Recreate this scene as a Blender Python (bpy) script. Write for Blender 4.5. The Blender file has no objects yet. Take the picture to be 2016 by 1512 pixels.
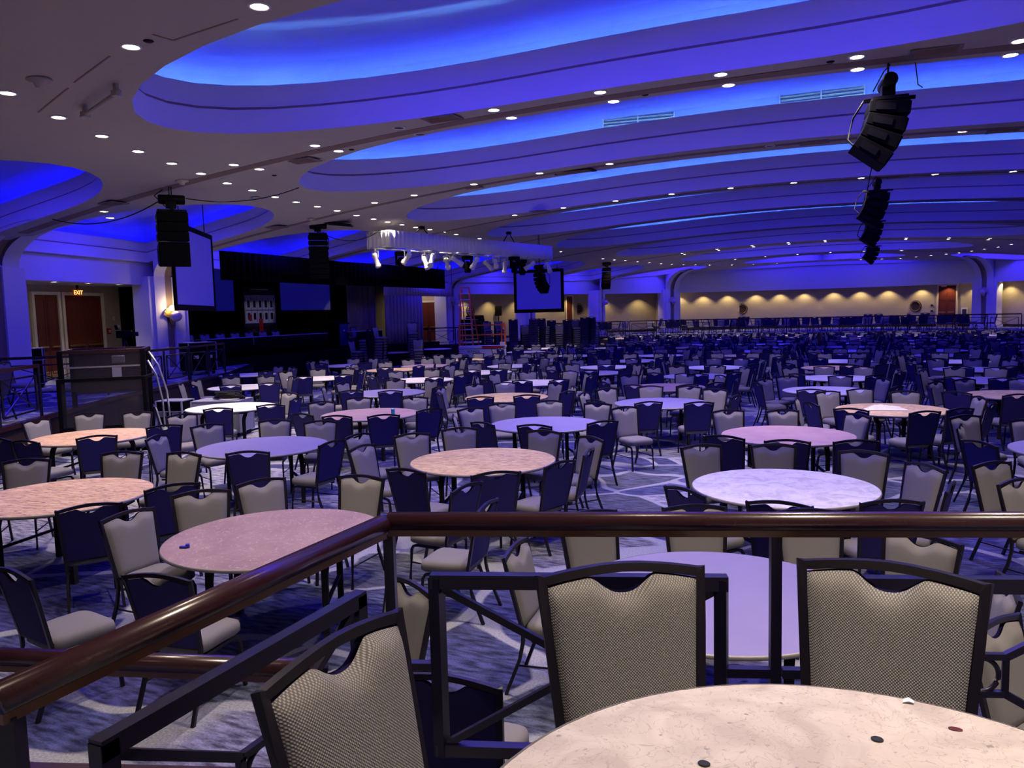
import bpy, bmesh, math, random
from mathutils import Vector, Matrix
from mathutils.geometry import delaunay_2d_cdt
random.seed(7)
SC = bpy.context.scene
COL = SC.collection
PI = math.pi

# ------------------------------------------------------------------ camera
FPX, PITCH, ROLL, YAW, CAMZ = 1535.0, math.atan(140.0/1535.0), math.radians(1.45), math.radians(24.5), 2.44
_f0 = Vector((-math.sin(YAW)*math.cos(PITCH), math.cos(YAW)*math.cos(PITCH), -math.sin(PITCH)))
_r0 = Vector((math.cos(YAW), math.sin(YAW), 0.0))
_u0 = _r0.cross(_f0)
_rt = math.cos(ROLL)*_r0 - math.sin(ROLL)*_u0
_up = math.sin(ROLL)*_r0 + math.cos(ROLL)*_u0
cam_data = bpy.data.cameras.new('camera')
cam_data.sensor_width = 36.0
cam_data.lens = FPX/2016.0*36.0
cam_data.clip_end = 300.0
cam_data.clip_start = 0.05
cam = bpy.data.objects.new('camera', cam_data)
COL.objects.link(cam)
M3 = Matrix((_rt, _up, -_f0)).transposed()
cam.matrix_world = Matrix.Translation((0, 0, CAMZ)) @ M3.to_4x4()
SC.camera = cam

# ------------------------------------------------------------------ world, exposure, light levels
SC.view_settings.view_transform = 'Standard'
SC.view_settings.look = 'None'
SC.view_settings.gamma = 1.0
SC.view_settings.use_curve_mapping = False
SC.view_settings.exposure = 0.9
SC.cycles.use_denoising = True
SC.cycles.max_bounces = 6
SC.cycles.diffuse_bounces = 3
SC.cycles.glossy_bounces = 3
SC.cycles.transmission_bounces = 4
SC.cycles.transparent_max_bounces = 6
SC.cycles.sample_clamp_indirect = 6.0
SC.cycles.caustics_reflective = False
SC.cycles.caustics_refractive = False
W = bpy.data.worlds.new('world'); SC.world = W
W.use_nodes = True
W.node_tree.nodes['Background'].inputs[0].default_value = (0.02, 0.02, 0.06, 1)
W.node_tree.nodes['Background'].inputs[1].default_value = 0.3
BLUE = (0.034, 0.016, 1.0)     # added blue fill in the coves
CYAN = (0.36, 0.95, 1.0)      # strip in the trough
WARM = (1.0, 0.82, 0.65)
E_STRIP = 34.0        # radiance of the cove strips
E_COVE_FILL = 215.0         # watts of one added blue cove fill
E_SPOT = 148.0         # watts of one warm downlight
E_WALL = 48.0         # watts of one wall washer

# ------------------------------------------------------------------ pixel helpers (where things stand in the hall)
def ray(px, py):
    d = _f0 + (px-1008.0)/FPX*_rt - (py-756.0)/FPX*_up
    return d
def at_z(px, py, z):
    d = ray(px, py); t = (z-CAMZ)/d.z
    return Vector((d.x*t, d.y*t, z))
def at_v(px, py, v):
    d = ray(px, py); t = v/d.y
    return Vector((d.x*t, v, CAMZ+d.z*t))
def at_u(px, py, u):
    d = ray(px, py); t = u/d.x
    return Vector((u, d.y*t, CAMZ+d.z*t))
def hit(px, py, A, B):
    d = ray(px, py); n = (-(B[1]-A[1]), B[0]-A[0])
    t = (n[0]*A[0]+n[1]*A[1])/(n[0]*d.x+n[1]*d.y)
    return Vector((d.x*t, d.y*t, CAMZ+d.z*t))

# ------------------------------------------------------------------ materials
MAT = {}
def mat(name, col, rough=0.6, metal=0.0, spec=0.3, emit=None, estr=0.0, noise=None, bump=0.0, nscale=20.0):
    m = bpy.data.materials.new(name); m.use_nodes = True
    nt = m.node_tree; b = nt.nodes['Principled BSDF']
    b.inputs['Base Color'].default_value = (*col, 1)
    b.inputs['Roughness'].default_value = rough
    b.inputs['Metallic'].default_value = metal
    b.inputs['Specular IOR Level'].default_value = spec
    if emit:
        b.inputs['Emission Color'].default_value = (*emit, 1); b.inputs['Emission Strength'].default_value = estr
    if noise or bump:
        tc = nt.nodes.new('ShaderNodeTexCoord'); n = nt.nodes.new('ShaderNodeTexNoise')
        n.inputs['Scale'].default_value = nscale; n.inputs['Detail'].default_value = 4
        nt.links.new(tc.outputs['Object'], n.inputs['Vector'])
        if noise:
            r = nt.nodes.new('ShaderNodeMix'); r.data_type = 'RGBA'
            r.inputs[6].default_value = (*col, 1); r.inputs[7].default_value = (*noise, 1)
            nt.links.new(n.outputs['Fac'], r.inputs[0]); nt.links.new(r.outputs[2], b.inputs['Base Color'])
        if bump:
            bp = nt.nodes.new('ShaderNodeBump'); bp.inputs['Strength'].default_value = bump; bp.inputs['Distance'].default_value = 0.01
            nt.links.new(n.outputs['Fac'], bp.inputs['Height']); nt.links.new(bp.outputs['Normal'], b.inputs['Normal'])
    MAT[name] = m
    return m
mat('ceiling_paint', (0.46, 0.43, 0.37), 0.85, noise=(0.435, 0.405, 0.35), nscale=1.5)
mat('cove_paint', (0.74, 0.72, 0.72), 0.8, noise=(0.70, 0.68, 0.69), nscale=2)
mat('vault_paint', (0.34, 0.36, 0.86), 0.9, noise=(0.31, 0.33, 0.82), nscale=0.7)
mat('groove', (0.40, 0.27, 0.22), 0.8, noise=(0.36, 0.24, 0.19), nscale=2)
mat('slot', (0.26, 0.19, 0.15), 0.8, noise=(0.22, 0.16, 0.125), nscale=3)
mat('wallpaper', (0.50, 0.43, 0.30), 0.8, noise=(0.42, 0.36, 0.25), nscale=9)
mat('column_paint', (0.68, 0.66, 0.66), 0.7, noise=(0.64, 0.62, 0.62), nscale=3)
mat('door_wood', (0.15, 0.030, 0.017), 0.45, noise=(0.11, 0.022, 0.012), nscale=7)
mat('door_trim', (0.74, 0.68, 0.45), 0.6, noise=(0.70, 0.64, 0.42), nscale=5)
mat('brass', (0.72, 0.52, 0.2), 0.3, 0.9, noise=(0.66, 0.47, 0.18))
mat('black_drape', (0.0022, 0.0020, 0.0035), 0.95, spec=0.05, noise=(0.0016, 0.0015, 0.0026), nscale=3)
mat('taupe_drape', (0.46, 0.39, 0.44), 0.9, noise=(0.38, 0.32, 0.36), nscale=4)
mat('white_skirt', (0.78, 0.78, 0.86), 0.9, noise=(0.72, 0.72, 0.80), nscale=6)
mat('black_metal', (0.0035, 0.0033, 0.005), 0.5, 0.0, 0.12, noise=(0.0025, 0.0024, 0.004))
mat('black_plastic', (0.0022, 0.0020, 0.0036), 0.6, spec=0.06, noise=(0.0016, 0.0015, 0.0028))
mat('dark_grille', (0.0022, 0.0020, 0.0036), 0.8, spec=0.05, noise=(0.008, 0.008, 0.01), nscale=90)
mat('silver', (0.75, 0.75, 0.76), 0.3, 0.9, noise=(0.68, 0.68, 0.7))
mat('white_paint', (0.75, 0.75, 0.74), 0.5, noise=(0.70, 0.70, 0.69))
mat('vent_grey', (0.22, 0.20, 0.20), 0.7, noise=(0.18, 0.165, 0.165), nscale=30)
mat('orange', (1.0, 0.22, 0.05), 0.45, noise=(0.92, 0.18, 0.04))
mat('red', (0.55, 0.02, 0.02), 0.4, noise=(0.5, 0.02, 0.02))
mat('screen_fabric', (0.16, 0.14, 0.46), 0.7, emit=(0.05, 0.035, 1.0), estr=0.13, noise=(0.15, 0.13, 0.44), nscale=2)  # blue light on the screens is put into the cloth as tint and glow
mat('dim_screen', (0.10, 0.11, 0.24), 0.6, emit=(0.02, 0.02, 1.0), estr=0.05, noise=(0.09, 0.10, 0.22), nscale=2)  # faint blue glow put into the cloth of the stage screens
mat('frame_bronze', (0.012, 0.0095, 0.020), 0.36, 0.1, 0.4, noise=(0.010, 0.008, 0.017), nscale=60)
mat('rail_strip', (0.17, 0.075, 0.035), 0.3, spec=0.6, noise=(0.13, 0.055, 0.025), nscale=14)
mat('rail_steel', (0.010, 0.007, 0.022), 0.32, 0.1, 0.5, noise=(0.008, 0.0055, 0.018), nscale=25)
mat('seat_fabric', (0.235, 0.225, 0.235), 0.85, noise=(0.195, 0.188, 0.197), nscale=160)
mat('back_vinyl', (0.028, 0.021, 0.15), 0.7, noise=(0.022, 0.017, 0.12), nscale=120)
mat('under_dark', (0.02, 0.017, 0.016), 0.8, noise=(0.014, 0.012, 0.011))
mat('edge_band', (0.32, 0.30, 0.30), 0.4, 0.3, noise=(0.27, 0.25, 0.25))
mat('napkin', (0.85, 0.85, 0.85), 0.9, noise=(0.8, 0.8, 0.82), nscale=9)
mat('lens', (0.9, 0.85, 0.7), 0.5, emit=(1.0, 0.88, 0.62), estr=14.0)
mat('unlit_lens', (0.03, 0.03, 0.03), 0.3, noise=(0.02, 0.02, 0.02))
mat('globe_lit', (0.9, 0.8, 0.55), 0.4, emit=(1.0, 0.72, 0.30), estr=9.0)
mat('globe_off', (0.62, 0.55, 0.55), 0.3, noise=(0.55, 0.48, 0.48))
mat('exit_red', (0.10, 0.02, 0.01), 0.5, emit=(1.0, 0.12, 0.03), estr=0.06)
mat('exit_letters', (0.9, 0.6, 0.3), 0.5, emit=(1.0, 0.42, 0.10), estr=2.2)
mat('strip', (0.0, 0.0, 0.0), 0.5, emit=(0.038, 0.030, 1.0), estr=E_STRIP)
mat('cyan_strip', (0.0, 0.0, 0.0), 0.5, emit=CYAN, estr=56.0)
def one_sided(m, k):
    nt = m.node_tree; g = nt.nodes.new('ShaderNodeNewGeometry'); x = nt.nodes.new('ShaderNodeMath'); x.operation = 'MULTIPLY_ADD'
    x.inputs[1].default_value = -k; x.inputs[2].default_value = k
    nt.links.new(g.outputs['Backfacing'], x.inputs[0]); nt.links.new(x.outputs[0], nt.nodes['Principled BSDF'].inputs['Emission Strength'])
one_sided(MAT['cyan_strip'], 170.0)
def uneven(m):                       # the lamps of the trough do not burn evenly along its length
    nt = m.node_tree; tc = nt.nodes.new('ShaderNodeTexCoord'); n = nt.nodes.new('ShaderNodeTexNoise'); n.inputs['Scale'].default_value = 0.28; n.inputs['Detail'].default_value = 2
    nt.links.new(tc.outputs['Object'], n.inputs['Vector']); r = nt.nodes.new('ShaderNodeMapRange'); r.inputs[1].default_value = 0.38; r.inputs[2].default_value = 0.66; r.inputs[3].default_value = 0.06; r.inputs[4].default_value = 1.9
    nt.links.new(n.outputs['Fac'], r.inputs[0]); b = nt.nodes['Principled BSDF']; src = b.inputs['Emission Strength'].links[0].from_socket
    x = nt.nodes.new('ShaderNodeMath'); x.operation = 'MULTIPLY'; nt.links.new(src, x.inputs[0]); nt.links.new(r.outputs[0], x.inputs[1]); nt.links.new(x.outputs[0], b.inputs['Emission Strength'])
uneven(MAT['cyan_strip'])
one_sided(MAT['strip'], E_STRIP)
mat('terrace_face', (0.035, 0.02, 0.018), 0.5, noise=(0.028, 0.016, 0.014), nscale=6)
mat('lectern_blue', (0.01, 0.012, 0.10), 0.5, noise=(0.008, 0.010, 0.085))
mat('blue_plastic', (0.02, 0.03, 0.5), 0.4, noise=(0.02, 0.025, 0.42))
mat('cyan_can', (0.05, 0.35, 0.5), 0.3, 0.3, noise=(0.04, 0.28, 0.42))
mat('case_grey', (0.30, 0.30, 0.36), 0.5, noise=(0.24, 0.24, 0.30), nscale=12)
mat('ink', (0.03, 0.03, 0.04), 0.6)
mat('cable', (0.008, 0.008, 0.01), 0.7)
mat('mahogany', (0.040, 0.012, 0.018), 0.25, spec=0.7, noise=(0.025, 0.008, 0.012), nscale=14)
mat('seat_top', (0.19, 0.182, 0.19), 0.85, noise=(0.16, 0.153, 0.16), nscale=160)
mat('ladder_step', (0.8, 0.8, 0.9), 0.5, 0.0, noise=(0.45, 0.47, 0.56))

def node_mat(name, rough=0.6):
    m = bpy.data.materials.new(name); m.use_nodes = True
    MAT[name] = m
    nt = m.node_tree; b = nt.nodes['Principled BSDF']; b.inputs['Roughness'].default_value = rough
    b.inputs['Specular IOR Level'].default_value = 0.3
    return nt, b
def ramp(nt, src, stops):
    r = nt.nodes.new('ShaderNodeValToRGB'); e = r.color_ramp.elements
    while len(e) < len(stops): e.new(0.5)
    for k, (p, c) in enumerate(stops): e[k].position = p; e[k].color = (*c, 1)
    nt.links.new(src, r.inputs[0]); return r.outputs[0]
def mixc(nt, fac, a, b, mode='MIX'):
    r = nt.nodes.new('ShaderNodeMix'); r.data_type = 'RGBA'; r.blend_type = mode
    for k, x in ((0, fac), (6, a), (7, b)):
        if isinstance(x, (int, float)): r.inputs[k].default_value = x
        elif isinstance(x, tuple): r.inputs[k].default_value = (*x, 1)
        else: nt.links.new(x, r.inputs[k])
    return r.outputs[2]
def coords(nt, scale=(1, 1, 1), rot=(0, 0, 0), kind='Object'):
    tc = nt.nodes.new('ShaderNodeTexCoord'); mp = nt.nodes.new('ShaderNodeMapping')
    mp.inputs['Scale'].default_value = scale; mp.inputs['Rotation'].default_value = rot
    nt.links.new(tc.outputs[kind], mp.inputs[0]); return mp.outputs[0]
def noise(nt, vec, scale, detail=4, dist=0.0):
    n = nt.nodes.new('ShaderNodeTexNoise'); n.inputs['Scale'].default_value = scale; n.inputs['Detail'].default_value = detail
    n.inputs['Distortion'].default_value = dist
    nt.links.new(vec, n.inputs['Vector']); return n.outputs['Fac']
def carpet():
    nt, b = node_mat('carpet', 0.95)
    v = coords(nt)
    # broad swept patches and pale curving lines
    warp = nt.nodes.new('ShaderNodeTexNoise'); warp.inputs['Scale'].default_value = 0.9; warp.inputs['Detail'].default_value = 1
    nt.links.new(v, warp.inputs['Vector'])
    ad = nt.nodes.new('ShaderNodeVectorMath'); ad.operation = 'MULTIPLY_ADD'
    ad.inputs[1].default_value = (1.1, 1.1, 0); nt.links.new(warp.outputs['Color'], ad.inputs[0]); nt.links.new(v, ad.inputs[2])
    vo = nt.nodes.new('ShaderNodeTexVoronoi'); vo.inputs['Scale'].default_value = 0.85; nt.links.new(ad.outputs[0], vo.inputs['Vector'])
    vd = nt.nodes.new('ShaderNodeTexVoronoi'); vd.feature = 'DISTANCE_TO_EDGE'; vd.inputs['Scale'].default_value = 0.85; nt.links.new(ad.outputs[0], vd.inputs['Vector'])
    sep = nt.nodes.new('ShaderNodeSeparateColor'); nt.links.new(vo.outputs['Color'], sep.inputs[0])
    base = ramp(nt, sep.outputs[0], [(0.0, (0.025, 0.025, 0.11)), (0.35, (0.055, 0.065, 0.10)), (0.6, (0.028, 0.028, 0.15)), (0.8, (0.20, 0.20, 0.23)), (1.0, (0.05, 0.055, 0.085))])
    str_ = noise(nt, coords(nt, (2.2, 9.0, 1), (0, 0, 0.6)), 2.6, 6)
    sm = ramp(nt, str_, [(0.36, (0.35, 0.35, 0.4)), (0.64, (2.0, 2.0, 2.0))])
    base = mixc(nt, 1.0, base, sm, 'MULTIPLY')
    line = ramp(nt, vd.outputs['Distance'], [(0.0, (1, 1, 1)), (0.03, (1, 1, 1)), (0.05, (0, 0, 0))])
    base = mixc(nt, line, base, (0.29, 0.30, 0.345))
    fine = ramp(nt, noise(nt, v, 70, 2), [(0.3, (0.7, 0.7, 0.7)), (0.7, (1.2, 1.2, 1.2))])
    base = mixc(nt, 1.0, base, fine, 'MULTIPLY')
    nt.links.new(base, b.inputs['Base Color'])
carpet()
def table_mat(name, c1, c2, c3, kind, scr=(0.75, 0.72, 0.68), amount=0.5):
    nt, b = node_mat(name, 0.45)
    v = coords(nt)
    if kind == 'wood':
        g = noise(nt, coords(nt, (2.0, 9.0, 1)), 2.4, 8, 0.8)
        base = ramp(nt, g, [(0.30, c1), (0.5, c2), (0.68, c3)])
        g2 = ramp(nt, noise(nt, coords(nt, (2, 7, 1), (0, 0, 0.5)), 7, 6), [(0.55, (0, 0, 0)), (0.66, (1, 1, 1))])
        base = mixc(nt, g2, base, tuple(x*0.55 for x in c1))
    elif kind == 'marble':
        g = noise(nt, v, 6, 8, 1.2)
        base = ramp(nt, g, [(0.35, c1), (0.5, c2), (0.65, c3)])
        w = nt.nodes.new('ShaderNodeTexNoise'); w.inputs['Scale'].default_value = 16; w.inputs['Detail'].default_value = 3; w.inputs['Distortion'].default_value = 2.0
        nt.links.new(v, w.inputs['Vector'])
        vein = ramp(nt, w.outputs['Fac'], [(0.485, (0, 0, 0)), (0.5, (0.55, 0.55, 0.55)), (0.515, (0, 0, 0))])
        base = mixc(nt, vein, base, tuple(x*0.5 for x in c1))
        sp = ramp(nt, noise(nt, v, 34, 2), [(0.70, (0, 0, 0)), (0.76, (0.8, 0.8, 0.8))])
        base = mixc(nt, sp, base, tuple(x*0.45 for x in c1))
    else:
        g = noise(nt, v, 3, 5)
        base = ramp(nt, g, [(0.3, c1), (0.7, c3)])
    if kind == 'scratch' or kind == 'wood':
        w = nt.nodes.new('ShaderNodeTexNoise'); w.inputs['Scale'].default_value = 5; w.inputs['Detail'].default_value = 2; w.inputs['Distortion'].default_value = 3.0
        nt.links.new(v, w.inputs['Vector'])
        vein = ramp(nt, w.outputs['Fac'], [(0.49, (0, 0, 0)), (0.5, (amount,)*3), (0.51, (0, 0, 0))])
        base = mixc(nt, vein, base, scr)
    nt.links.new(base, b.inputs['Base Color'])
table_mat('top_wood', (0.44, 0.25, 0.12), (0.66, 0.42, 0.22), (0.80, 0.56, 0.34), 'wood')
table_mat('top_tan', (0.46, 0.29, 0.10), (0.74, 0.53, 0.21), (0.86, 0.66, 0.30), 'wood')
table_mat('top_marble', (0.60, 0.58, 0.53), (0.76, 0.74, 0.69), (0.84, 0.82, 0.77), 'marble')
table_mat('top_brown', (0.24, 0.155, 0.17), (0.28, 0.185, 0.20), (0.33, 0.22, 0.23), 'scratch', (0.75, 0.68, 0.62), 0.55)
table_mat('top_mauve', (0.33, 0.21, 0.24), (0.4, 0.25, 0.28), (0.42, 0.28, 0.30), 'scratch', (0.5, 0.4, 0.4), 0.2)
table_mat('top_laminate', (0.215, 0.19, 0.37), (0.225, 0.20, 0.385), (0.235, 0.21, 0.40), 'plain')
table_mat('top_pale', (0.62, 0.60, 0.56), (0.66, 0.64, 0.6), (0.74, 0.71, 0.66), 'scratch', (0.4, 0.38, 0.36), 0.3)
table_mat('top_near', (0.52, 0.46, 0.41), (0.62, 0.56, 0.50), (0.69, 0.63, 0.57), 'marble')

def weave():
    nt, b = node_mat('weave_fabric', 0.8)
    tc = nt.nodes.new('ShaderNodeTexCoord')
    sep = nt.nodes.new('ShaderNodeSeparateXYZ'); nt.links.new(tc.outputs['Object'], sep.inputs[0])
    def wave(src, k):
        m = nt.nodes.new('ShaderNodeMath'); m.operation = 'MULTIPLY'; m.inputs[1].default_value = k; nt.links.new(src, m.inputs[0])
        s = nt.nodes.new('ShaderNodeMath'); s.operation = 'SINE'; nt.links.new(m.outputs[0], s.inputs[0]); return s.outputs[0]
    a = wave(sep.outputs[0], 2*PI/0.0085); c = wave(sep.outputs[2], 2*PI/0.0085)
    p = nt.nodes.new('ShaderNodeMath'); p.operation = 'MULTIPLY'; nt.links.new(a, p.inputs[0]); nt.links.new(c, p.inputs[1])
    col = ramp(nt, p.outputs[0], [(0.0, (0.16, 0.155, 0.155)), (0.45, (0.43, 0.415, 0.415))])
    nt.links.new(col, b.inputs['Base Color'])
    bp = nt.nodes.new('ShaderNodeBump'); bp.inputs['Strength'].default_value = 0.5; bp.inputs['Distance'].default_value = 0.002
    nt.links.new(p.outputs[0], bp.inputs['Height']); nt.links.new(bp.outputs['Normal'], b.inputs['Normal'])
weave()
def glass():
    m = bpy.data.materials.new('lift_glass'); m.use_nodes = True; MAT['lift_glass'] = m
    nt = m.node_tree; b = nt.nodes['Principled BSDF']
    b.inputs['Base Color'].default_value = (0.05, 0.048, 0.06, 1); b.inputs['Roughness'].default_value = 0.1; b.inputs['Alpha'].default_value = 0.3
glass()

# ------------------------------------------------------------------ mesh builder
class MB:
    def __init__(s): s.v = []; s.f = []; s.mi = []; s.sm = []
    def add(s, vs, fs, mi=0, smooth=False):
        o = len(s.v); s.v += [tuple(x) for x in vs]
        for f in fs: s.f.append(tuple(i+o for i in f)); s.mi.append(mi); s.sm.append(smooth)
        return s
    def box(s, c, size, rz=0.0, mi=0, M=None, taper=1.0):
        x, y, z = (q/2 for q in size); vs = []
        for k in (-1, 1):
            t = taper if k > 0 else 1.0
            vs += [(-x*t, -y*t, k*z), (x*t, -y*t, k*z), (x*t, y*t, k*z), (-x*t, y*t, k*z)]
        if M is None: M = Matrix.Translation(c) @ Matrix.Rotation(rz, 4, 'Z')
        else: M = Matrix.Translation(c) @ M
        s.add([M @ Vector(p) for p in vs], [(3, 2, 1, 0), (4, 5, 6, 7), (0, 1, 5, 4), (1, 2, 6, 5), (2, 3, 7, 6), (3, 0, 4, 7)], mi); return s
    def bar(s, a, b, w, h=None, mi=0, up=(0, 0, 1)):
        a = Vector(a); b = Vector(b); h = w if h is None else h
        d = (b-a).normalized(); u = Vector(up)
        if abs(d.dot(u)) > 0.98: u = Vector((1, 0, 0))
        r = d.cross(u).normalized(); u = r.cross(d)
        vs = []
        for p in (a, b):
            vs += [p-r*w/2-u*h/2, p+r*w/2-u*h/2, p+r*w/2+u*h/2, p-r*w/2+u*h/2]
        s.add(vs, [(3, 2, 1, 0), (4, 5, 6, 7), (0, 1, 5, 4), (1, 2, 6, 5), (2, 3, 7, 6), (3, 0, 4, 7)], mi); return s
    def sweep(s, pts, prof, mi=0, closed=False, smooth=True, up=(0, 0, 1), caps=True):
        """prof: list of (side, up) offsets swept along pts"""
        pts = [Vector(p) for p in pts]; n = len(pts); k = len(prof); vs = []
        for i, p in enumerate(pts):
            if closed: t = pts[(i+1) % n]-pts[i-1]
            elif i == 0: t = pts[1]-p
            elif i == n-1: t = p-pts[i-1]
            else: t = (pts[i+1]-p).normalized()+(p-pts[i-1]).normalized()
            t.normalize(); u = Vector(up)
            if abs(t.dot(u)) > 0.97: u = Vector((1, 0, 0)) if abs(t.x) < 0.9 else Vector((0, 1, 0))
            r = t.cross(u).normalized(); u2 = r.cross(t); sc = 1.0
            if 0 < i < n-1 and not closed:
                c = t.dot((p-pts[i-1]).normalized()); sc = 1/max(c, 0.4)
            for a, b in prof: vs.append(p+r*a*sc+u2*b)
        fs = []
        for i in range(n if closed else n-1):
            j = (i+1) % n
            for q in range(k): fs.append((i*k+q, i*k+(q+1) % k, j*k+(q+1) % k, j*k+q))
        if not closed and caps: fs.append(tuple(reversed(range(k)))); fs.append(tuple(range((n-1)*k, n*k)))
        s.add(vs, fs, mi, smooth); return s
    def tube(s, pts, r, n=8, mi=0, closed=False):
        return s.sweep(pts, [(r*math.cos(2*PI*i/n), r*math.sin(2*PI*i/n)) for i in range(n)], mi, closed)
    def rect(s, pts, w, h, mi=0, closed=False, up=(0, 0, 1)):
        return s.sweep(pts, [(-w/2, -h/2), (w/2, -h/2), (w/2, h/2), (-w/2, h/2)], mi, closed, False, up)
    def lathe(s, c, prof, n=24, mi=0, smooth=True, M=None, cap=True):
        vs = []; k = len(prof); c = Vector(c)
        for i in range(n):
            a = 2*PI*i/n
            for r, z in prof:
                p = Vector((r*math.cos(a), r*math.sin(a), z))
                vs.append(c+(M @ p if M else p))
        fs = []
        for i in range(n):
            j = (i+1) % n
            for q in range(k-1): fs.append((i*k+q, j*k+q, j*k+q+1, i*k+q+1))
        if cap and prof[0][0] > 1e-6: fs.append(tuple(i*k for i in reversed(range(n))))
        if cap and prof[-1][0] > 1e-6: fs.append(tuple(i*k+k-1 for i in range(n)))
        s.add(vs, fs, mi, smooth); return s
    def grid(s, P, mi=0, smooth=True, flip=False):
        """P: rows of points"""
        R = len(P); Cn = len(P[0]); vs = [p for row in P for p in row]; fs = []
        for i in range(R-1):
            for j in range(Cn-1):
                f = (i*Cn+j, i*Cn+j+1, (i+1)*Cn+j+1, (i+1)*Cn+j)
                fs.append(tuple(reversed(f)) if flip else f)
        s.add(vs, fs, mi, smooth); return s
    def prism(s, poly, z0, z1, mi=0):
        n = len(poly); vs = [(p[0], p[1], z0) for p in poly]+[(p[0], p[1], z1) for p in poly]
        s.add(vs, [tuple(reversed(range(n))), tuple(range(n, 2*n))]+[(i, (i+1) % n, n+(i+1) % n, n+i) for i in range(n)], mi); return s
    def mesh(s, name, mats):
        me = bpy.data.meshes.new(name); me.from_pydata(s.v, [], s.f)
        for m in (mats if isinstance(mats, (list, tuple)) else [mats]): me.materials.append(MAT[m])
        me.polygons.foreach_set('material_index', s.mi); me.polygons.foreach_set('use_smooth', s.sm)
        me.validate(); me.update(); return me
    def build(s, name, mats, parent=None, bevel=0.0, kind=None, M=None):
        o = bpy.data.objects.new(name, s.mesh(name, mats)); COL.objects.link(o)
        if parent: o.parent = parent
        if M is not None: o.matrix_local = M
        if bevel:
            b = o.modifiers.new('bevel', 'BEVEL'); b.width = bevel; b.segments = 2; b.limit_method = 'ANGLE'; b.angle_limit = math.radians(40)
        if kind: o['kind'] = kind
        return o
def tag(o, label, cat, group=None):
    o['label'] = label; o['category'] = cat
    if group: o['group'] = group
    return o
def empty(name, loc, rz=0.0, label=None, cat=None, group=None):
    o = bpy.data.objects.new(name, None); COL.objects.link(o); o.location = loc; o.rotation_euler = (0, 0, rz); o.empty_display_size = 0.1
    if label: tag(o, label, cat, group)
    return o
def struct(o, label=None):
    o['kind'] = 'structure'
    return o
def copy_tree(o, parent=None):
    c = o.copy(); COL.objects.link(c); c.parent = parent
    for ch in list(o.children):
        if ch.name in COL.objects: copy_tree(ch, c)
    return c
def lamp(name, kind, loc, energy, color, **kw):
    l = bpy.data.lights.new(name, kind); l.energy = energy; l.color = color
    for k, v in kw.items(): setattr(l, k, v)
    o = bpy.data.objects.new(name, l); COL.objects.link(o); o.location = loc
    return o
# ------------------------------------------------------------------ hall shell: domed ceiling, ribs, light coves
UC, VC = -2.76, 31.4
TZ = 0.77                      # terrace height
HZ = 3.62                      # underside of the headers
def S(u, v): return 6.13-0.0051*(u-UC)**2-0.0009*(v-VC)**2
WALL = [(-3, -4.5), (-9.5, -0.5), (-16.0, 5.4), (-19.7, 12.2), (-21.0, 18.6), (-22.0, 25.2), (-22.3, 31.7), (-21.9, 39.2), (-20.2, 46.6), (-17.6, 53.4),
        (-13.3, 57.9), (-8.3, 60.4), (-3.2, 61.3), (2.2, 60.9), (6.9, 58.4), (12.1, 53.4), (14.7, 46.6), (16.4, 39.2), (16.8, 31.7), (16.5, 25.2), (15.5, 18.6), (12.8, 12.2), (8.8, 5.4), (4, -0.5), (2, -4.5)]
VN = [6.65, 12.6, 19.1, 25.7, 32.1, 39.6, 47.4, 54.2]
VF = [11.66, 17.96, 24.76, 31.26, 38.77, 45.85, 52.67, 57.8]
UL = [-9.9, -12.0, -13.3, -13.74, -13.51, -12.77, -10.77, -7.74]
UR = [3.4, 6.4, 7.7, 8.2, 8.0, 7.3, 5.3, 2.2]
def wall_u(v, side):
    pts = WALL[1:10+1] if side < 0 else list(reversed(WALL[14:24]))
    for a, b in zip(pts, pts[1:]):
        if a[1] <= v <= b[1]: return a[0]+(b[0]-a[0])*(v-a[1])/(b[1]-a[1])
    return pts[-1][0]
def cap_pts(ue, vm, R, L, sgn, n=16):
    """half ellipse end of a cove, from the near edge round to the far edge"""
    return [(ue+sgn*(-L+L*math.sin(PI*i/n)), vm-R*math.cos(PI*i/n)) for i in range(n+1)]
COVES = []            # (name, outline ccw, medial segment, height of vault)
for k in range(8):
    vm, R = (VN[k]+VF[k])/2, (VF[k]-VN[k])/2
    L = cap_pts(UL[k], vm, R, 5.0, -1); Rr = cap_pts(UR[k], vm, R, 5.0, 1)
    near = [(UL[k]+5+(UR[k]-UL[k]-10)*i/8, VN[k]) for i in range(1, 8)]
    far = [(UR[k]-5+(UL[k]-UR[k]+10)*i/8, VF[k]) for i in range(1, 8)]
    out = near+Rr+far+list(reversed(L))
    COVES.append(('main', out, ((UL[k]+R, vm), (UR[k]-R, vm)), 1.0))
TIP = [-12.75, -14.0, -15.15, -15.5, -15.5, -14.9, -13.2, -10.2]
for k in range(8):
    vm, R = (VN[k]+VF[k])/2, (VF[k]-VN[k])/2
    if k == 7: vm, R = 55.6, 1.35
    for sd in (-1, 1):
        if sd > 0 and k < 4: continue
        tip = TIP[k] if sd < 0 else 2*UC-TIP[k]
        cp = cap_pts(tip, vm, R, 3.2 if k != 7 else 2.2, -sd)          # points round the inner tip
        a = (wall_u(vm-R, sd)-sd*0.12, vm-R); b = (wall_u(vm+R, sd)-sd*0.12, vm+R)
        out = [a, (a[0]*0.5+cp[0][0]*0.5, vm-R)]+cp+[(b[0]*0.5+cp[-1][0]*0.5, vm+R), b]
        nn = 5
        out += [(b[0]+(a[0]-b[0])*i/nn, b[1]+(a[1]-b[1])*i/nn) for i in range(1, nn)]
        if sd > 0: out = list(reversed(out))
        um = (a[0]+b[0])/2
        COVES.append(('bay', out, ((um-sd*1.2, vm), (tip+sd*R, vm)), 0.75))
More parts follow.
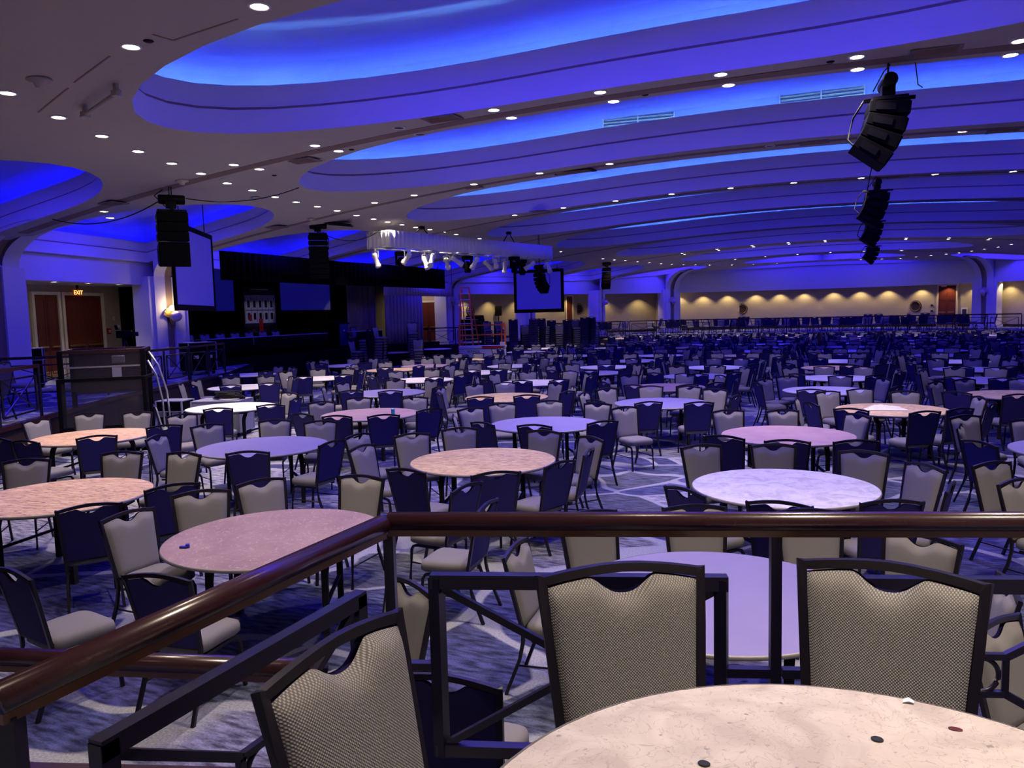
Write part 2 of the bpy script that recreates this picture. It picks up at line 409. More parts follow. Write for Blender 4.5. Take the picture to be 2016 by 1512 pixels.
bb = [(-12.6, 58.7), (-10.5, 59.3), (-7.5, 59.05), (-5.0, 58.95), (-2.5, 58.95), (-0.5, 59.0), (1.3, 59.05), (3.6, 59.3), (6.2, 58.95), (6.3, 59.0), (2.2, 60.85), (-3.2, 61.2), (-8.3, 60.3)]
COVES.append(('back', bb, ((-8, 60.0), (2.5, 60.0)), 0.55))
def inside(p, poly):
    c = False; n = len(poly); x, y = p
    for i in range(n):
        x1, y1 = poly[i]; x2, y2 = poly[(i+1) % n]
        if (y1 > y) != (y2 > y) and x < (x2-x1)*(y-y1)/(y2-y1)+x1: c = not c
    return c
def near_poly(p, poly, d):
    x, y = p
    for i in range(len(poly)):
        x1, y1 = poly[i]; x2, y2 = poly[(i+1) % len(poly)]
        dx, dy = x2-x1, y2-y1; t = max(0, min(1, ((x-x1)*dx+(y-y1)*dy)/(dx*dx+dy*dy+1e-9)))
        if (x-x1-t*dx)**2+(y-y1-t*dy)**2 < d*d: return True
    return False
def ceiling():
    vs = []; es = []
    def loop(poly):
        o = len(vs); vs.extend(Vector(p) for p in poly); n = len(poly)
        es.extend((o+i, o+(i+1) % n) for i in range(n))
    outer = [(u*1.0, v) for u, v in WALL]
    loop(outer)
    for c in COVES: loop(c[1])
    polys = [c[1] for c in COVES]
    u = -22.5
    while u < 17:
        v = -4
        while v < 62:
            p = (u+0.013, v+0.017)
            if inside(p, outer) and not any(inside(p, q) or near_poly(p, q, 0.35) for q in polys) and not near_poly(p, outer, 0.35): vs.append(Vector(p))
            v += 1.0
        u += 1.0
    rv, re, rf, _, _, _ = delaunay_2d_cdt(vs, es, [], 0, 1e-5)
    m = MB(); fs = []
    for f in rf:
        c = sum((rv[i] for i in f), Vector((0, 0)))/len(f)
        if inside(c, outer) and not any(inside(c, q) for q in polys):
            a, b, d = (rv[i] for i in f[:3])
            fs.append(tuple(reversed(f)) if (b-a).cross(d-a) > 0 else tuple(f))
    m.add([(p.x, p.y, S(p.x, p.y)) for p in rv], fs, 0, True)
    struct(m.build('ceiling', 'ceiling_paint'))
ceiling()
def offset(poly, d):
    n = len(poly); out = []
    for i in range(n):
        a = Vector(poly[i-1]); p = Vector(poly[i]); b = Vector(poly[(i+1) % n])
        n1 = Vector(((p-a).y, -(p-a).x)).normalized(); n2 = Vector(((b-p).y, -(b-p).x)).normalized()
        nn = n1+n2
        if nn.length < 0.2: nn = n1
        nn.normalize(); s = d/max(nn.dot(n1), 0.55)
        out.append((p.x+nn.x*s, p.y+nn.y*s))
    return out
def cove(kind, poly, med, H, idx):
    n = len(poly)
    base = [S(*p) for p in poly]
    r = empty('ceiling_cove', (sum(p[0] for p in poly)/n, sum(p[1] for p in poly)/n, S(*poly[0]))); struct(r)
    inv = Matrix.Translation(-Vector(r.location))
    sc = 1.0 if kind == 'main' else (0.8 if kind == 'bay' else 0.6)
    def ring(d, h):
        q = offset(poly, d) if d else poly
        return [(q[i][0], q[i][1], base[i]+h*sc) for i in range(n)]
    def skin(rings, mats, name, fl=False, mi=None):
        m = MB()
        for k in range(len(rings)-1):
            a, b = rings[k], rings[k+1]
            m.add(a+b, [((i, n+i, n+(i+1) % n, (i+1) % n) if not fl else (i, (i+1) % n, n+(i+1) % n, n+i)) for i in range(n)], mi[k] if mi else 0, True)
        m.v = [inv @ Vector(p) for p in m.v]
        return m.build(name, mats, r)
    skin([ring(0, 0), ring(0.0, 0.01), ring(0, 0.38)], 'cove_paint', 'lower_fascia')
    skin([ring(0, 0.38), ring(0.035, 0.385), ring(0.035, 0.425), ring(0.03, 0.425)], 'groove', 'groove')
    skin([ring(0.03, 0.425), ring(0.03, 0.76), ring(0.08, 0.79), ring(0.08, 0.62)], 'cove_paint', 'upper_fascia')
    # trough and vault
    A, B = Vector(med[0]), Vector(med[1])
    def medial(p):
        d = B-A; t = max(0.0, min(1.0, (Vector(p)-A).dot(d)/max(d.length_squared, 1e-6)))
        return A+d*t
    of = offset(poly, 0.42)
    rings = [ring(0.08, 0.62), ring(0.42, 0.62), ring(0.42, 0.82)]
    for k in range(1, 9):
        a = k/8*PI/2; f = 1-math.cos(a); h = 0.82*sc+H*math.sin(a)
        q = []
        for i in range(n):
            m_ = medial(poly[i]); p = Vector(of[i]).lerp(m_, f*0.98)
            zb = base[i]*(1-f)+S(m_.x, m_.y)*f
            q.append((p.x, p.y, zb+h))
        rings.append(q)
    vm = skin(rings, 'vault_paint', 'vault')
    # light strip lying in the trough
    ao, bo = ring(0.13, 0.65), ring(0.17, 0.65)
    vmid = sum(p[1] for p in poly)/n
    umid = sum(p[0] for p in poly)/n
    keep = [i for i in range(n) if kind != 'main' or poly[i][1] > vmid+0.4]
    m = MB(); m.add(ao+bo, [(i, n+i, n+(i+1) % n, (i+1) % n) for i in keep])
    m.v = [inv @ Vector(p) for p in m.v]
    m.f = [tuple(reversed(f)) for f in m.f]
    m.build('light_strip', 'strip', r)
    if kind == 'main':
        ao, bo = ring(0.155, 0.69), ring(0.18, 0.645)
        m = MB(); m.add(ao+bo, [(i, (i+1) % n, n+(i+1) % n, n+i) for i in keep]); m.v = [inv @ Vector(p) for p in m.v]
        m.build('cyan_strip', 'cyan_strip', r)
    # added blue fill lamp, no fixture: carries the vault's blue into the hall
    c = (A+B)/2; L = (B-A).length
    if L < 0.5: L = 0.5
    lo = lamp('cove_fill', 'AREA', (c.x, c.y, S(c.x, c.y)+0.80*sc+H*0.55), E_COVE_FILL*(1.0 if kind == 'main' else 0.42), BLUE, shape='RECTANGLE', size=max(L, 1.0), size_y=2.2 if kind == 'main' else 1.2)
    lo.rotation_euler = (0, 0, math.atan2((B-A).y, (B-A).x))
    lo.data.spread = math.radians(160)
    return r
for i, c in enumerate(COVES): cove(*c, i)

# dark slots running along the middle of the ribs
RIB = [5.75, 12.2, 18.5, 25.2, 31.7, 39.2, 46.55, 53.4]
for k, v in enumerate(RIB):
    if k == 0: continue
    u0, u1 = wall_u(v, -1)+1.6, wall_u(v, 1)-1.6
    pts = []; nseg = 30
    for i in range(nseg+1):
        u = u0+(u1-u0)*i/nseg; pts.append((u, v, S(u, v)-0.004))
    m = MB(); m.rect(pts, 0.26 if k == 1 else 0.18, 0.012)
    struct(m.build('trim_%d' % k, 'slot'))

# ------------------------------------------------------------------ columns with brackets curving into the ribs
def column(pu, pv, du, dv, wid=1.15, far=False):
    """(pu,pv): face of the column, (du,dv): direction into the hall"""
    d = Vector((du, dv)).normalized(); s = Vector((-d.y, d.x))
    r = empty('column', (pu, pv, 0)); struct(r)
    ang = math.atan2(d.y, d.x)
    def L(a, b, z): return (a, b, z)          # local x = into the hall, y = along the wall
    # bracket soffit: quarter curve from the column face out to the rib
    R = 2.3; prof = []
    zt = S(pu+d.x*R, pv+d.y*R)
    for i in range(13):
        t = i/12*PI/2
        prof.append((R*(1-math.cos(t)), HZ+0.25+(zt-HZ-0.25)*math.sin(t)))
    m = MB()
    for half in (-1, 1):
        y0, y1 = (-wid/2, -0.16) if half < 0 else (0.16, wid/2)
        m.grid([[L(a, y0, z), L(a, y1, z)] for a, z in prof], flip=True)
        ye = y0 if half < 0 else y1
        m.grid([[L(a, ye, z), L(a, ye, max(S(pu+d.x*a+s.x*ye, pv+d.y*a+s.y*ye)+0.02, z))] for a, z in prof], flip=(half < 0))
    m.build('bracket', 'column_paint', r)
    m = MB(); m.grid([[L(a-0.07, -0.16, z+0.06), L(a-0.07, 0.16, z+0.06)] for a, z in prof], flip=True)
    for ye in (-0.16, 0.16): m.grid([[L(a-0.07, ye, z+0.06), L(a, ye, z)] for a, z in prof], flip=(ye > 0))
    m.add([L(-0.07, -0.16, TZ), L(-0.07, 0.16, TZ), L(-0.07, 0.16, HZ+0.33), L(-0.07, -0.16, HZ+0.33)], [(0, 1, 2, 3)])
    m.build('slot', 'slot', r)
    m = MB()
    for half in (-1, 1):
        y = half*(0.16+(wid/2-0.16)/2); m.box((-0.45, y, (TZ+HZ+0.25)/2), (0.9, wid/2-0.16, HZ+0.25-TZ))
        m.box((-0.41, half*(wid/2+0.09), (TZ+HZ+0.25)/2), (0.72, 0.18, HZ+0.25-TZ))
    m.box((-0.5, 0, (TZ+HZ)/2), (0.8, 0.34, HZ-TZ))
    m.build('shaft', 'column_paint', r)
    m = MB(); m.box((-0.42, 0, TZ+0.09), (0.98, wid+0.42, 0.18)); m.build('plinth', 'column_paint', r, bevel=0.01)
    r.rotation_euler = (0, 0, ang); r.location = (pu, pv, 0)
    return r
COLS = {}
for k in (1, 2, 5, 6, 7):
    COLS[k] = column(wall_u(RIB[k], -1)+0.5, RIB[k], 1, 0)
    COLS[-k] = column(wall_u(RIB[k], 1)-0.5, RIB[k], -1, 0)
COLS[8] = column(-13.1, 57.7, 0.75, -0.66)
COLS[-8] = column(6.8, 58.2, -0.55, -0.83)

# ------------------------------------------------------------------ headers, recess soffits, rear walls, terrace
def wall_run(pts, depth, header_top, name, hdr, rear=True, rear_mat='wallpaper', soff='ceiling_paint', ext=0.0):
    n = len(pts)
    nm = []
    for i in range(n):
        a = Vector(pts[max(i-1, 0)]); b = Vector(pts[min(i+1, n-1)]); t = (b-a).normalized(); nm.append(Vector((-t.y, t.x)))
    def off(d): return [(pts[i][0]+nm[i].x*d, pts[i][1]+nm[i].y*d) for i in range(n)]
    o0, o1, o2 = off(0), off(0.25), off(depth)
    top = [header_top(*p) for p in pts]
    if ext:
        t = (Vector(pts[-1])-Vector(pts[-2])).normalized()*ext
        o1[-1] = (o1[-1][0]+t.x, o1[-1][1]+t.y); o2[-1] = (o2[-1][0]+t.x, o2[-1][1]+t.y)
    m = MB()
    m.grid([[(*p, HZ) for p in o0], [(*p, top[i]) for i, p in enumerate(o0)]])
    m.grid([[(*p, HZ) for p in o1], [(*p, HZ) for p in o0]])
    m.grid([[(*p, top[i]) for i, p in enumerate(o1)], [(*p, HZ) for p in o1]], flip=False)
    struct(m.build(hdr, 'column_paint'))
    if rear:
        for e in (0, -1):
            if name in ('wall_left', 'wall_left_far'):
                m = MB(); m.grid([[(*o1[e], TZ), (*o2[e], TZ)], [(*o1[e], HZ+0.06), (*o2[e], HZ+0.06)]], smooth=False); struct(m.build('wall_return', rear_mat))
        m = MB(); m.grid([[(*p, HZ+0.05) for p in o1], [(*p, HZ+0.05) for p in o2]], smooth=False)
        struct(m.build('ceiling_recess', soff))
        m = MB(); m.grid([[(*p, TZ) for p in o2], [(*p, HZ+0.06) for p in o2]], smooth=False)
        struct(m.build(name, rear_mat))
        m = MB()
        m.rect([(*p, TZ+0.08) for p in off(depth-0.02)], 0.03, 0.16); struct(m.build('baseboard_'+name.split('_', 1)[1], 'terrace_face'))
    return o2
htop = lambda u, v: S(u, v)+0.10
REAR_B = wall_run([WALL[3], WALL[4]], 2.6, htop, 'wall_left', 'trim_20', ext=1.5)
wall_run([WALL[1], WALL[2], WALL[3]], 2.6, htop, 'wall_left_near', 'trim_21')
REAR_S = wall_run([WALL[7], WALL[8], WALL[9], WALL[10]], 2.0, htop, 'wall_left_far', 'trim_22')
REAR_K = wall_run([WALL[10], WALL[11], WALL[12], WALL[13], WALL[14]], 1.1, htop, 'wall_back', 'trim_23')
REAR_R = wall_run([WALL[14], WALL[15], WALL[16]], 1.1, htop, 'wall_right_far', 'trim_24')
wall_run([WALL[i] for i in range(16, 24)], 1.1, htop, 'wall_right', 'trim_25')
wall_run([WALL[24], WALL[0], WALL[1]], 0.6, htop, 'wall_behind', 'trim_26')
wall_run([WALL[23], WALL[24]], 0.6, htop, 'wall_behind_right', 'trim_27')

# floor of the hall and the raised terrace round it
FLOOR_EDGE = [(-1.52, 2.24), (-3.6, 1.5), (-8.6, 3.4), (-12.0, 6.6), (-13.6, 9.2), (-15.6, 12.4), (-17.4, 16.5), (-18.6, 19.0), (-21.3, 23.0), (-22.4, 31.7), (-22.4, 36.6), (-19.9, 39.9), (-17.8, 45.5), (-14.2, 49.6), (-9, 50.6), (-3, 51.0), (3, 50.6), (7.5, 49.6), (11, 46), (13, 39), (13.6, 31.7), (13.2, 25), (12, 18), (9, 11), (5.2, 6.0), (0.62, 2.97)]
m = MB(); m.add([(-24, -1, 0), (18, -1, 0), (18, 62, 0), (-24, 62, 0)], [(0, 1, 2, 3)]); struct(m.build('floor', 'carpet'))
def terrace():
    outer = [(-3.2, -5.4), (-10.5, -1.5), (-16.6, 5), (-21, 11.6), (-24, 18.8), (-24.6, 25), (-24.9, 32), (-24.5, 39.5), (-22.6, 47.4), (-19.4, 54.8), (-14, 59.6), (-8.7, 61.8), (-3.2, 62.6), (2.6, 62.2), (7.8, 59.4), (13.2, 54), (16, 46.8), (17.6, 39), (18, 31.7), (17.7, 25), (16.7, 18), (14, 11.6), (10, 5), (5.2, -1), (2.4, -5.4)]
    vs = [Vector(p) for p in outer]+[Vector(p) for p in FLOOR_EDGE]; no = len(outer); nf = len(FLOOR_EDGE)
    es = [(i, (i+1) % no) for i in range(no)]+[(no+i, no+(i+1) % nf) for i in range(nf)]
    rv, re, rf, _, _, _ = delaunay_2d_cdt(vs, es, [], 0, 1e-5)
    m = MB(); fs = []
    for f in rf:
        c = sum((rv[i] for i in f), Vector((0, 0)))/3
        if inside(c, outer) and not inside(c, FLOOR_EDGE):
            a, b, d = (rv[i] for i in f[:3]); fs.append(tuple(f) if (b-a).cross(d-a) > 0 else tuple(reversed(f)))
    m.add([(p.x, p.y, TZ) for p in rv], fs); struct(m.build('floor_terrace', 'carpet'))
    m = MB(); c = FLOOR_EDGE+[FLOOR_EDGE[0]]
    m.grid([[(*p, 0) for p in c], [(*p, TZ) for p in c]], smooth=False)
    struct(m.build('wall_terrace', 'terrace_face'))
    m = MB(); m.rect([(*p, TZ-0.03) for p in FLOOR_EDGE], 0.10, 0.08, closed=True); struct(m.build('trim_30', 'mahogany'))
terrace()
# ------------------------------------------------------------------ recessed downlights
def downlight_proto():
    m = MB(); m.lathe((0, 0, 0), [(0.085, -0.004), (0.088, -0.012), (0.112, -0.010), (0.115, 0.0), (0.115, 0.01)], 20)
    trim = m.mesh('trim_ring', 'white_paint')
    m = MB(); m.lathe((0, 0, 0), [(0.0, -0.005), (0.086, -0.005)], 20); m.f = [tuple(reversed(f)) for f in m.f]
    lens = m.mesh('lens', 'lens')
    m = MB(); m.lathe((0, 0, 0), [(0.0, -0.005), (0.086, -0.005)], 20); m.f = [tuple(reversed(f)) for f in m.f]
    return trim, lens, m.mesh('lens', 'unlit_lens')
TRIM, LENS, DARKLENS = downlight_proto()
def downlight(u, v, label, group, lit=True, spot=True, z=None, power=1.0):
    z = S(u, v)-0.004 if z is None else z
    o = empty('ceiling_light', (u, v, z), 0, label, 'ceiling light', group)
    for nm, me in (('trim_ring', TRIM), ('lens', LENS if lit else DARKLENS)):
        c = bpy.data.objects.new(nm, me); COL.objects.link(c); c.parent = o
    if lit and spot:
        l = lamp('downlight_lamp', 'SPOT', (0, 0, -0.05), E_SPOT*power, WARM, spot_size=math.radians(98), spot_blend=0.85, shadow_soft_size=0.08); l.parent = o
    return o
ORD = ['first', 'second', 'third', 'fourth', 'fifth', 'sixth', 'seventh', 'eighth', 'ninth', 'tenth', 'eleventh', 'twelfth', 'thirteenth', 'fourteenth', 'fifteenth', 'sixteenth', 'seventeenth', 'eighteenth', 'nineteenth', 'twentieth']
RINGL = [(-9.76, 6.53), (-10.33, 7.61), (-10.83, 8.68), (-11.3, 9.74), (-11.68, 10.79), (-12.04, 11.83), (-12.43, 12.93), (-12.69, 13.96), (-12.96, 15.01), (-13.14, 15.99), (-13.28, 17.01), (-13.42, 18.04), (-13.6, 19.2), (-13.75, 20.28), (-13.84, 21.2), (-13.93, 22.17), (-14.0, 23.14), (-14.03, 24.15), (-14.09, 25.23), (-14.14, 26.29), (-14.22, 28.4), (-14.25, 29.69), (-14.3, 32.07), (-14.25, 33.17), (-14.21, 34.46), (-14.15, 35.8), (-14.05, 37.14), (-13.74, 43.08), (-13.5, 44.52), (-13.2, 45.75), (-12.88, 47.3), (-12.52, 48.76), (-12.12, 50.22), (-11.7, 51.44), (-11.2, 52.67), (-10.58, 53.64), (-9.87, 54.86), (-8.6, 56.4), (-7.3, 57.4), (-5.8, 58.1)]
RINGR = [(-0.42, 58.4), (0.87, 58.3), (1.98, 57.9), (2.85, 57.0), (3.63, 56.12), (4.39, 55.07), (4.99, 54.2), (5.52, 52.99), (6.0, 51.68), (6.5, 50.38), (6.9, 48.87)]
for i, (u, v) in enumerate(RINGL):
    if i < 20: lab, g = 'round downlight, %s along the curved left row counted from the near end' % ORD[i], None
    else: lab, g = 'small distant downlight in the curved row beside the left cove ends', 'downlights at the far left of the curved row'
    downlight(u, v, lab, g, spot=(i < 3 or i % 2 == 0), power=1.5)
for u, v in RINGR: downlight(u, v, 'small distant downlight in the curved row at the far right', 'downlights at the far right of the curved row', spot=False)
P1 = [-11.15, -9.2, -5.58, -3.77, -1.96, -0.17, 1.7]
for j, u in enumerate(P1):
    for s, w in ((11.8, 'far'), (12.5, 'near')):
        downlight(u, s+0.06*max(0, u), 'round downlight, nearest full rib, %s pair from left, %s side of slot' % (ORD[j], 'camera' if w == 'far' else 'far'), None, spot=True)
for s in (11.8, 12.5): downlight(-7.4, s, 'unlit dark downlight on the nearest full rib between two lit pairs, %s side' % ('camera' if s < 12 else 'stage'), None, lit=False)
P2 = [(-12.2, 18.08), (-11.0, 18.17), (-9.23, 18.21), (-7.41, 18.22), (-5.65, 18.34), (-2.0, 18.48), (1.72, 18.57)]
for j, (u, v) in enumerate(P2): downlight(u, v, 'round downlight on the second ceiling rib, %s from the left' % ORD[j], None)
P3 = [(-10.93, 24.54), (-9.22, 24.7), (-7.47, 24.85), (-5.66, 24.91), (-3.86, 25.0), (-2.04, 25.05), (-0.2, 25.05), (1.68, 25.1), (3.53, 25.1)]
for j, (u, v) in enumerate(P3): downlight(u, v, 'small downlight on the third ceiling rib, %s from the left' % ORD[j], None, spot=(j % 2 == 0))
for j, u in enumerate((-9.9, -7.9, -5.95, -4.02, -2.13, 1.83, 3.8, 5.6)):
    for s in (46.2, 46.85): downlight(u, s, 'tiny paired downlight on the sixth ceiling rib far down the hall', 'paired downlights on the sixth rib', spot=(s < 46.5), power=1.2)
for u in (-7.9, -6.02, -4.06, -2.12, -0.2, 1.86): downlight(u, 53.1, 'tiny downlight on the last ceiling rib before the back wall', 'downlights on the last rib', spot=False)
for u, v in ((-5.51, 6.8), (-7.39, 6.87)):
    downlight(u, v-0.5, 'large downlight beside the nearest cove, %s of the top pair' % ('right' if u > -6 else 'left and yellower'), None)
for u, v in ((-3.7, 5.3), (-1.2, 5.3), (1.5, 5.4), (3.6, 6.0), (-3.0, 2.6), (-0.4, 1.6), (2.2, 2.2), (-6.5, 3.6), (-4.5, -0.8), (-2.2, -2.2), (0.2, -2.6), (2.6, -1.8), (4.6, 1.2)):
    downlight(u, v, 'round downlight overhead above the near terrace, out of the photo', 'downlights above the near terrace', power=(2.0 if 5 < v < 6 and u > -5 else (0.7 if u < -2.5 else 1.8)))
for u, v in ((-15.7, 12.75), (-16.2, 13.3)):
    downlight(u, v-0.25, 'downlight on the left bracket rib, %s of two' % ('upper' if u > -16 else 'lower'), None, spot=False)
# recess lights under the headers
def along(pts, off, step, lo=0.6):
    out = []
    for a, b in zip(pts, pts[1:]):
        a = Vector(a); b = Vector(b); t = (b-a); n = Vector((-t.y, t.x)).normalized(); L = t.length; k = max(1, int(L/step))
        for i in range(k): p = a+t*((i+0.5)/k)+n*off; out.append((p.x, p.y, n))
    return out
for i, (u, v, n) in enumerate(along([WALL[3], WALL[4]], 1.0, 1.25)[:5]):
    downlight(u, v, 'recess downlight over the left double doors, %s from the left' % ORD[i], None, z=HZ+0.045, power=0.28)
for (u, v, n) in along([WALL[7], WALL[8], WALL[9], WALL[10]], 1.3, 2.2):
    l = lamp('wall_washer', 'SPOT', (u, v, HZ+0.02), E_WALL, (1.0, 0.74, 0.36), spot_size=math.radians(120), spot_blend=0.6, shadow_soft_size=0.05)
    l.rotation_euler = (0, 0, 0)
for (u, v, n) in along([WALL[10], WALL[11], WALL[12], WALL[13], WALL[14], WALL[15]], 0.62, 1.7):
    l = lamp('wall_washer', 'SPOT', (u, v, HZ+0.02), E_WALL, (1.0, 0.74, 0.36), spot_size=math.radians(115), spot_blend=0.5, shadow_soft_size=0.05)
# ------------------------------------------------------------------ banquet chair (sits facing local +y)
CW, CB, ZT, ZB = 0.24, 0.20, 0.905, 0.43
def back_y(z): return -0.19-0.105*(z-0.43)/0.48
def half_w(z): return CB+(CW-CB)*(z-ZB)/(ZT-ZB)
def top_z(s): return ZT-0.025+0.030*(1-abs(s)**1.7)           # underside of the arched top bar
def notch(s):
    a = abs(s)
    return 0.054*(1-min(a/0.46, 1.0)**2.4)**2
def back_pad(nx, nz, bulge=0.036, inset=0.014):
    """front cushion of the back with the dipped hand hole at the top"""
    m = MB(); P = []
    for j in range(nz+1):
        t = j/nz; row = []
        for i in range(nx+1):
            s = -1+2*i/nx
            zt = top_z(s)-notch(s)-0.006; z = ZB+0.015+t*(zt-ZB-0.015)
            x = s*(half_w(z)-inset)
            b = bulge*(1-abs(s)**5)**0.5*(1-abs(2*t-1)**9)**0.6
            row.append((x, back_y(z)+0.006+b, z))
        P.append(row)
    m.grid(P, 0, True, True); return m
def back_panel(nx):
    m = MB(); P = []
    for t in (0.0, 0.5, 1.0):
        row = []
        for i in range(nx+1):
            s = -1+2*i/nx; zt = top_z(s)-notch(s)-0.006; z = ZB+0.015+t*(zt-ZB-0.015)
            row.append((s*(half_w(z)-0.012), back_y(z)-0.008-0.006*(1-s*s), z))
        P.append(row)
    m.grid(P, 0, True); return m
def frame_pts(n=9):
    pts = [(-half_w(ZB), back_y(ZB), ZB)]
    pts += [(-half_w(z), back_y(z), z) for z in (0.6, 0.75, ZT-0.01)]
    for i in range(n): s = -0.97+1.94*i/(n-1); pts.append((s*CW, back_y(ZT), top_z(s)+0.012))
    pts += [(half_w(z), back_y(z), z) for z in (ZT-0.01, 0.75, 0.6)]
    pts.append((half_w(ZB), back_y(ZB), ZB)); return pts
def seat_mb(nx, ny):
    m = MB(); P = []
    prof = [(0.0, 0.40), (0.10, 0.405), (0.5, 0.43), (0.92, 0.455), (1.0, 0.47)]
    def outline(k):
        a = 2*PI*k/(4*nx); c, s_ = math.cos(a), math.sin(a); e = 0.34
        return (math.copysign(abs(c)**e, c), math.copysign(abs(s_)**e, s_))
    n = 4*nx
    rings = [(0.93, 0.385), (1.0, 0.40), (1.0, 0.435), (0.97, 0.458), (0.85, 0.474), (0.5, 0.482), (0.001, 0.485)]
    vs = []
    for r, z in rings:
        for k in range(n):
            x, y = outline(k)
            w = 0.215 if y > 0 else 0.20
            vs.append((x*w*r, 0.025+y*0.215*r, z))
    fs = []
    for q in range(len(rings)-1):
        for k in range(n): fs.append((q*n+k, q*n+(k+1) % n, (q+1)*n+(k+1) % n, (q+1)*n+k))
    fs.append(tuple(reversed(range(n))))
    m.add(vs, fs, 0, True); return m
def leg_mb(sx, front):
    m = MB()
    if front: pts = [(sx*0.175, -0.14, 0.365), (sx*0.178, 0.14, 0.365), (sx*0.18, 0.19, 0.355), (sx*0.183, 0.212, 0.32), (sx*0.188, 0.24, 0.0)]
    else: pts = [(sx*(CB), back_y(ZB), ZB+0.03), (sx*0.198, -0.19, 0.36), (sx*0.20, -0.215, 0.24), (sx*0.208, -0.31, 0.0)]
    m.rect(pts, 0.022, 0.022); return m
def stretcher_mb(sx):
    m = MB(); m.tube([(sx*0.184, 0.222, 0.20), (sx*0.202, -0.228, 0.20)], 0.007, 6); return m
CH = {}
def chair_meshes():
    CH['seat'] = seat_mb(8, 1).mesh('seat', 'seat_top')
    CH['back_cushion'] = back_pad(22, 14).mesh('back_cushion', 'seat_fabric')
    CH['back_panel'] = back_panel(22).mesh('back_panel', 'back_vinyl')
    m = MB(); m.rect(frame_pts(), 0.026, 0.022, up=(0, 1, 0)); m.bar((-half_w(ZB), back_y(ZB), ZB+0.012), (half_w(ZB), back_y(ZB), ZB+0.012), 0.022)
    CH['back_frame'] = m.mesh('back_frame', 'frame_bronze')
    CH['legs'] = [leg_mb(sx, f).mesh('leg', 'frame_bronze') for f in (1, 0) for sx in (-1, 1)]
    CH['stretchers'] = [stretcher_mb(sx).mesh('stretcher', 'frame_bronze') for sx in (-1, 1)]
    near = back_pad(44, 28, 0.042).mesh('back_cushion', 'weave_fabric'); CH['near_cushion'] = near
chair_meshes()
def low_chair_mb():
    m = MB()
    def app(b, mi):
        o = len(m.v); m.v += b.v
        for f, s in zip(b.f, b.sm): m.f.append(tuple(i+o for i in f)); m.mi.append(mi); m.sm.append(s)
    app(back_pad(8, 4), 0); app(seat_mb(3, 1), 3); app(back_panel(8), 1)
    f = MB(); f.rect(frame_pts(5), 0.026, 0.022, up=(0, 1, 0)); app(f, 2)
    for fr in (1, 0):
        for sx in (-1, 1): 
            l = MB()
            if fr: l.bar((sx*0.183, 0.20, 0.38), (sx*0.188, 0.24, 0), 0.022)
            else: l.bar((sx*0.198, -0.19, 0.40), (sx*0.208, -0.31, 0), 0.022)
            app(l, 2)
    return m
LOW = low_chair_mb()
LOWMESH = LOW.mesh('banquet_chair', ['seat_fabric', 'back_vinyl', 'frame_bronze', 'seat_top'])
CHAIR_PROTO = {}
def chair(u, v, z, deg, label, group, detail=2):
    """deg: direction the sitter faces"""
    rz = math.radians(deg-90)
    if detail == 0:
        o = bpy.data.objects.new('banquet_chair', LOWMESH); COL.objects.link(o); o.location = (u, v, z); o.rotation_euler = (0, 0, rz)
        return tag(o, label, 'chair', group)
    o = empty('banquet_chair', (u, v, z), rz, label, 'chair', group)
    for nm in ('seat', 'back_cushion', 'back_panel', 'back_frame'):
        me = CH['near_cushion'] if (nm == 'back_cushion' and detail == 3) else CH[nm]
        c = bpy.data.objects.new(nm, me); COL.objects.link(c); c.parent = o
    for me in CH['legs']: c = bpy.data.objects.new('leg', me); COL.objects.link(c); c.parent = o
    if detail >= 2:
        for me in CH['stretchers']: c = bpy.data.objects.new('stretcher', me); COL.objects.link(c); c.parent = o
    return o
def chair_from_top(mid, deg, z0, *a, **k):
    """place a chair so that the middle of its top bar stands over mid"""
    r = math.radians(deg); d = (math.cos(r), math.sin(r)); b = back_y(ZT)
    return (mid[0]-d[0]*b, mid[1]-d[1]*b)

# ------------------------------------------------------------------ round tables
TR = 0.84
def table_meshes(R, H=0.75):
    out = {}
    for nm in ('top_wood', 'top_tan', 'top_marble', 'top_brown', 'top_mauve', 'top_laminate', 'top_pale', 'top_near'):
        m = MB(); m.lathe((0, 0, 0), [(R-0.006, H-0.022), (R-0.006, H), (0.0, H)], 72, smooth=False); out[nm] = m.mesh('tabletop', nm)
    m = MB(); m.lathe((0, 0, 0), [(R-0.007, H-0.024), (R, H-0.022), (R+0.002, H-0.012), (R, H-0.001), (R-0.007, H+0.001)], 72, cap=False); out['edge'] = m.mesh('edge_band', 'edge_band')
    m = MB(); m.lathe((0, 0, 0), [(R-0.03, H-0.024), (R-0.03, H-0.034), (0, H-0.034)], 48, smooth=False)
    m.box((0, 0, H-0.055), (R*1.3, 0.09, 0.045)); m.box((0.42, 0, H-0.055), (0.09, R*1.1, 0.045)); m.box((-0.42, 0, H-0.055), (0.09, R*1.1, 0.045))
    out['under'] = m.mesh('underframe', 'under_dark')
    m = MB(); m.rect([(0, 0.10, H-0.08), (0, 0.02, H-0.17), (0, 0, H-0.24), (0, 0, 0)], 0.055, 0.045); out['leg'] = m.mesh('leg', 'under_dark')
    m = MB(); m.bar((0.42, -0.34, 0.30), (0.42, 0.34, 0.30), 0.025); out['brace'] = m.mesh('brace', 'under_dark')
    return out
TM = table_meshes(TR)
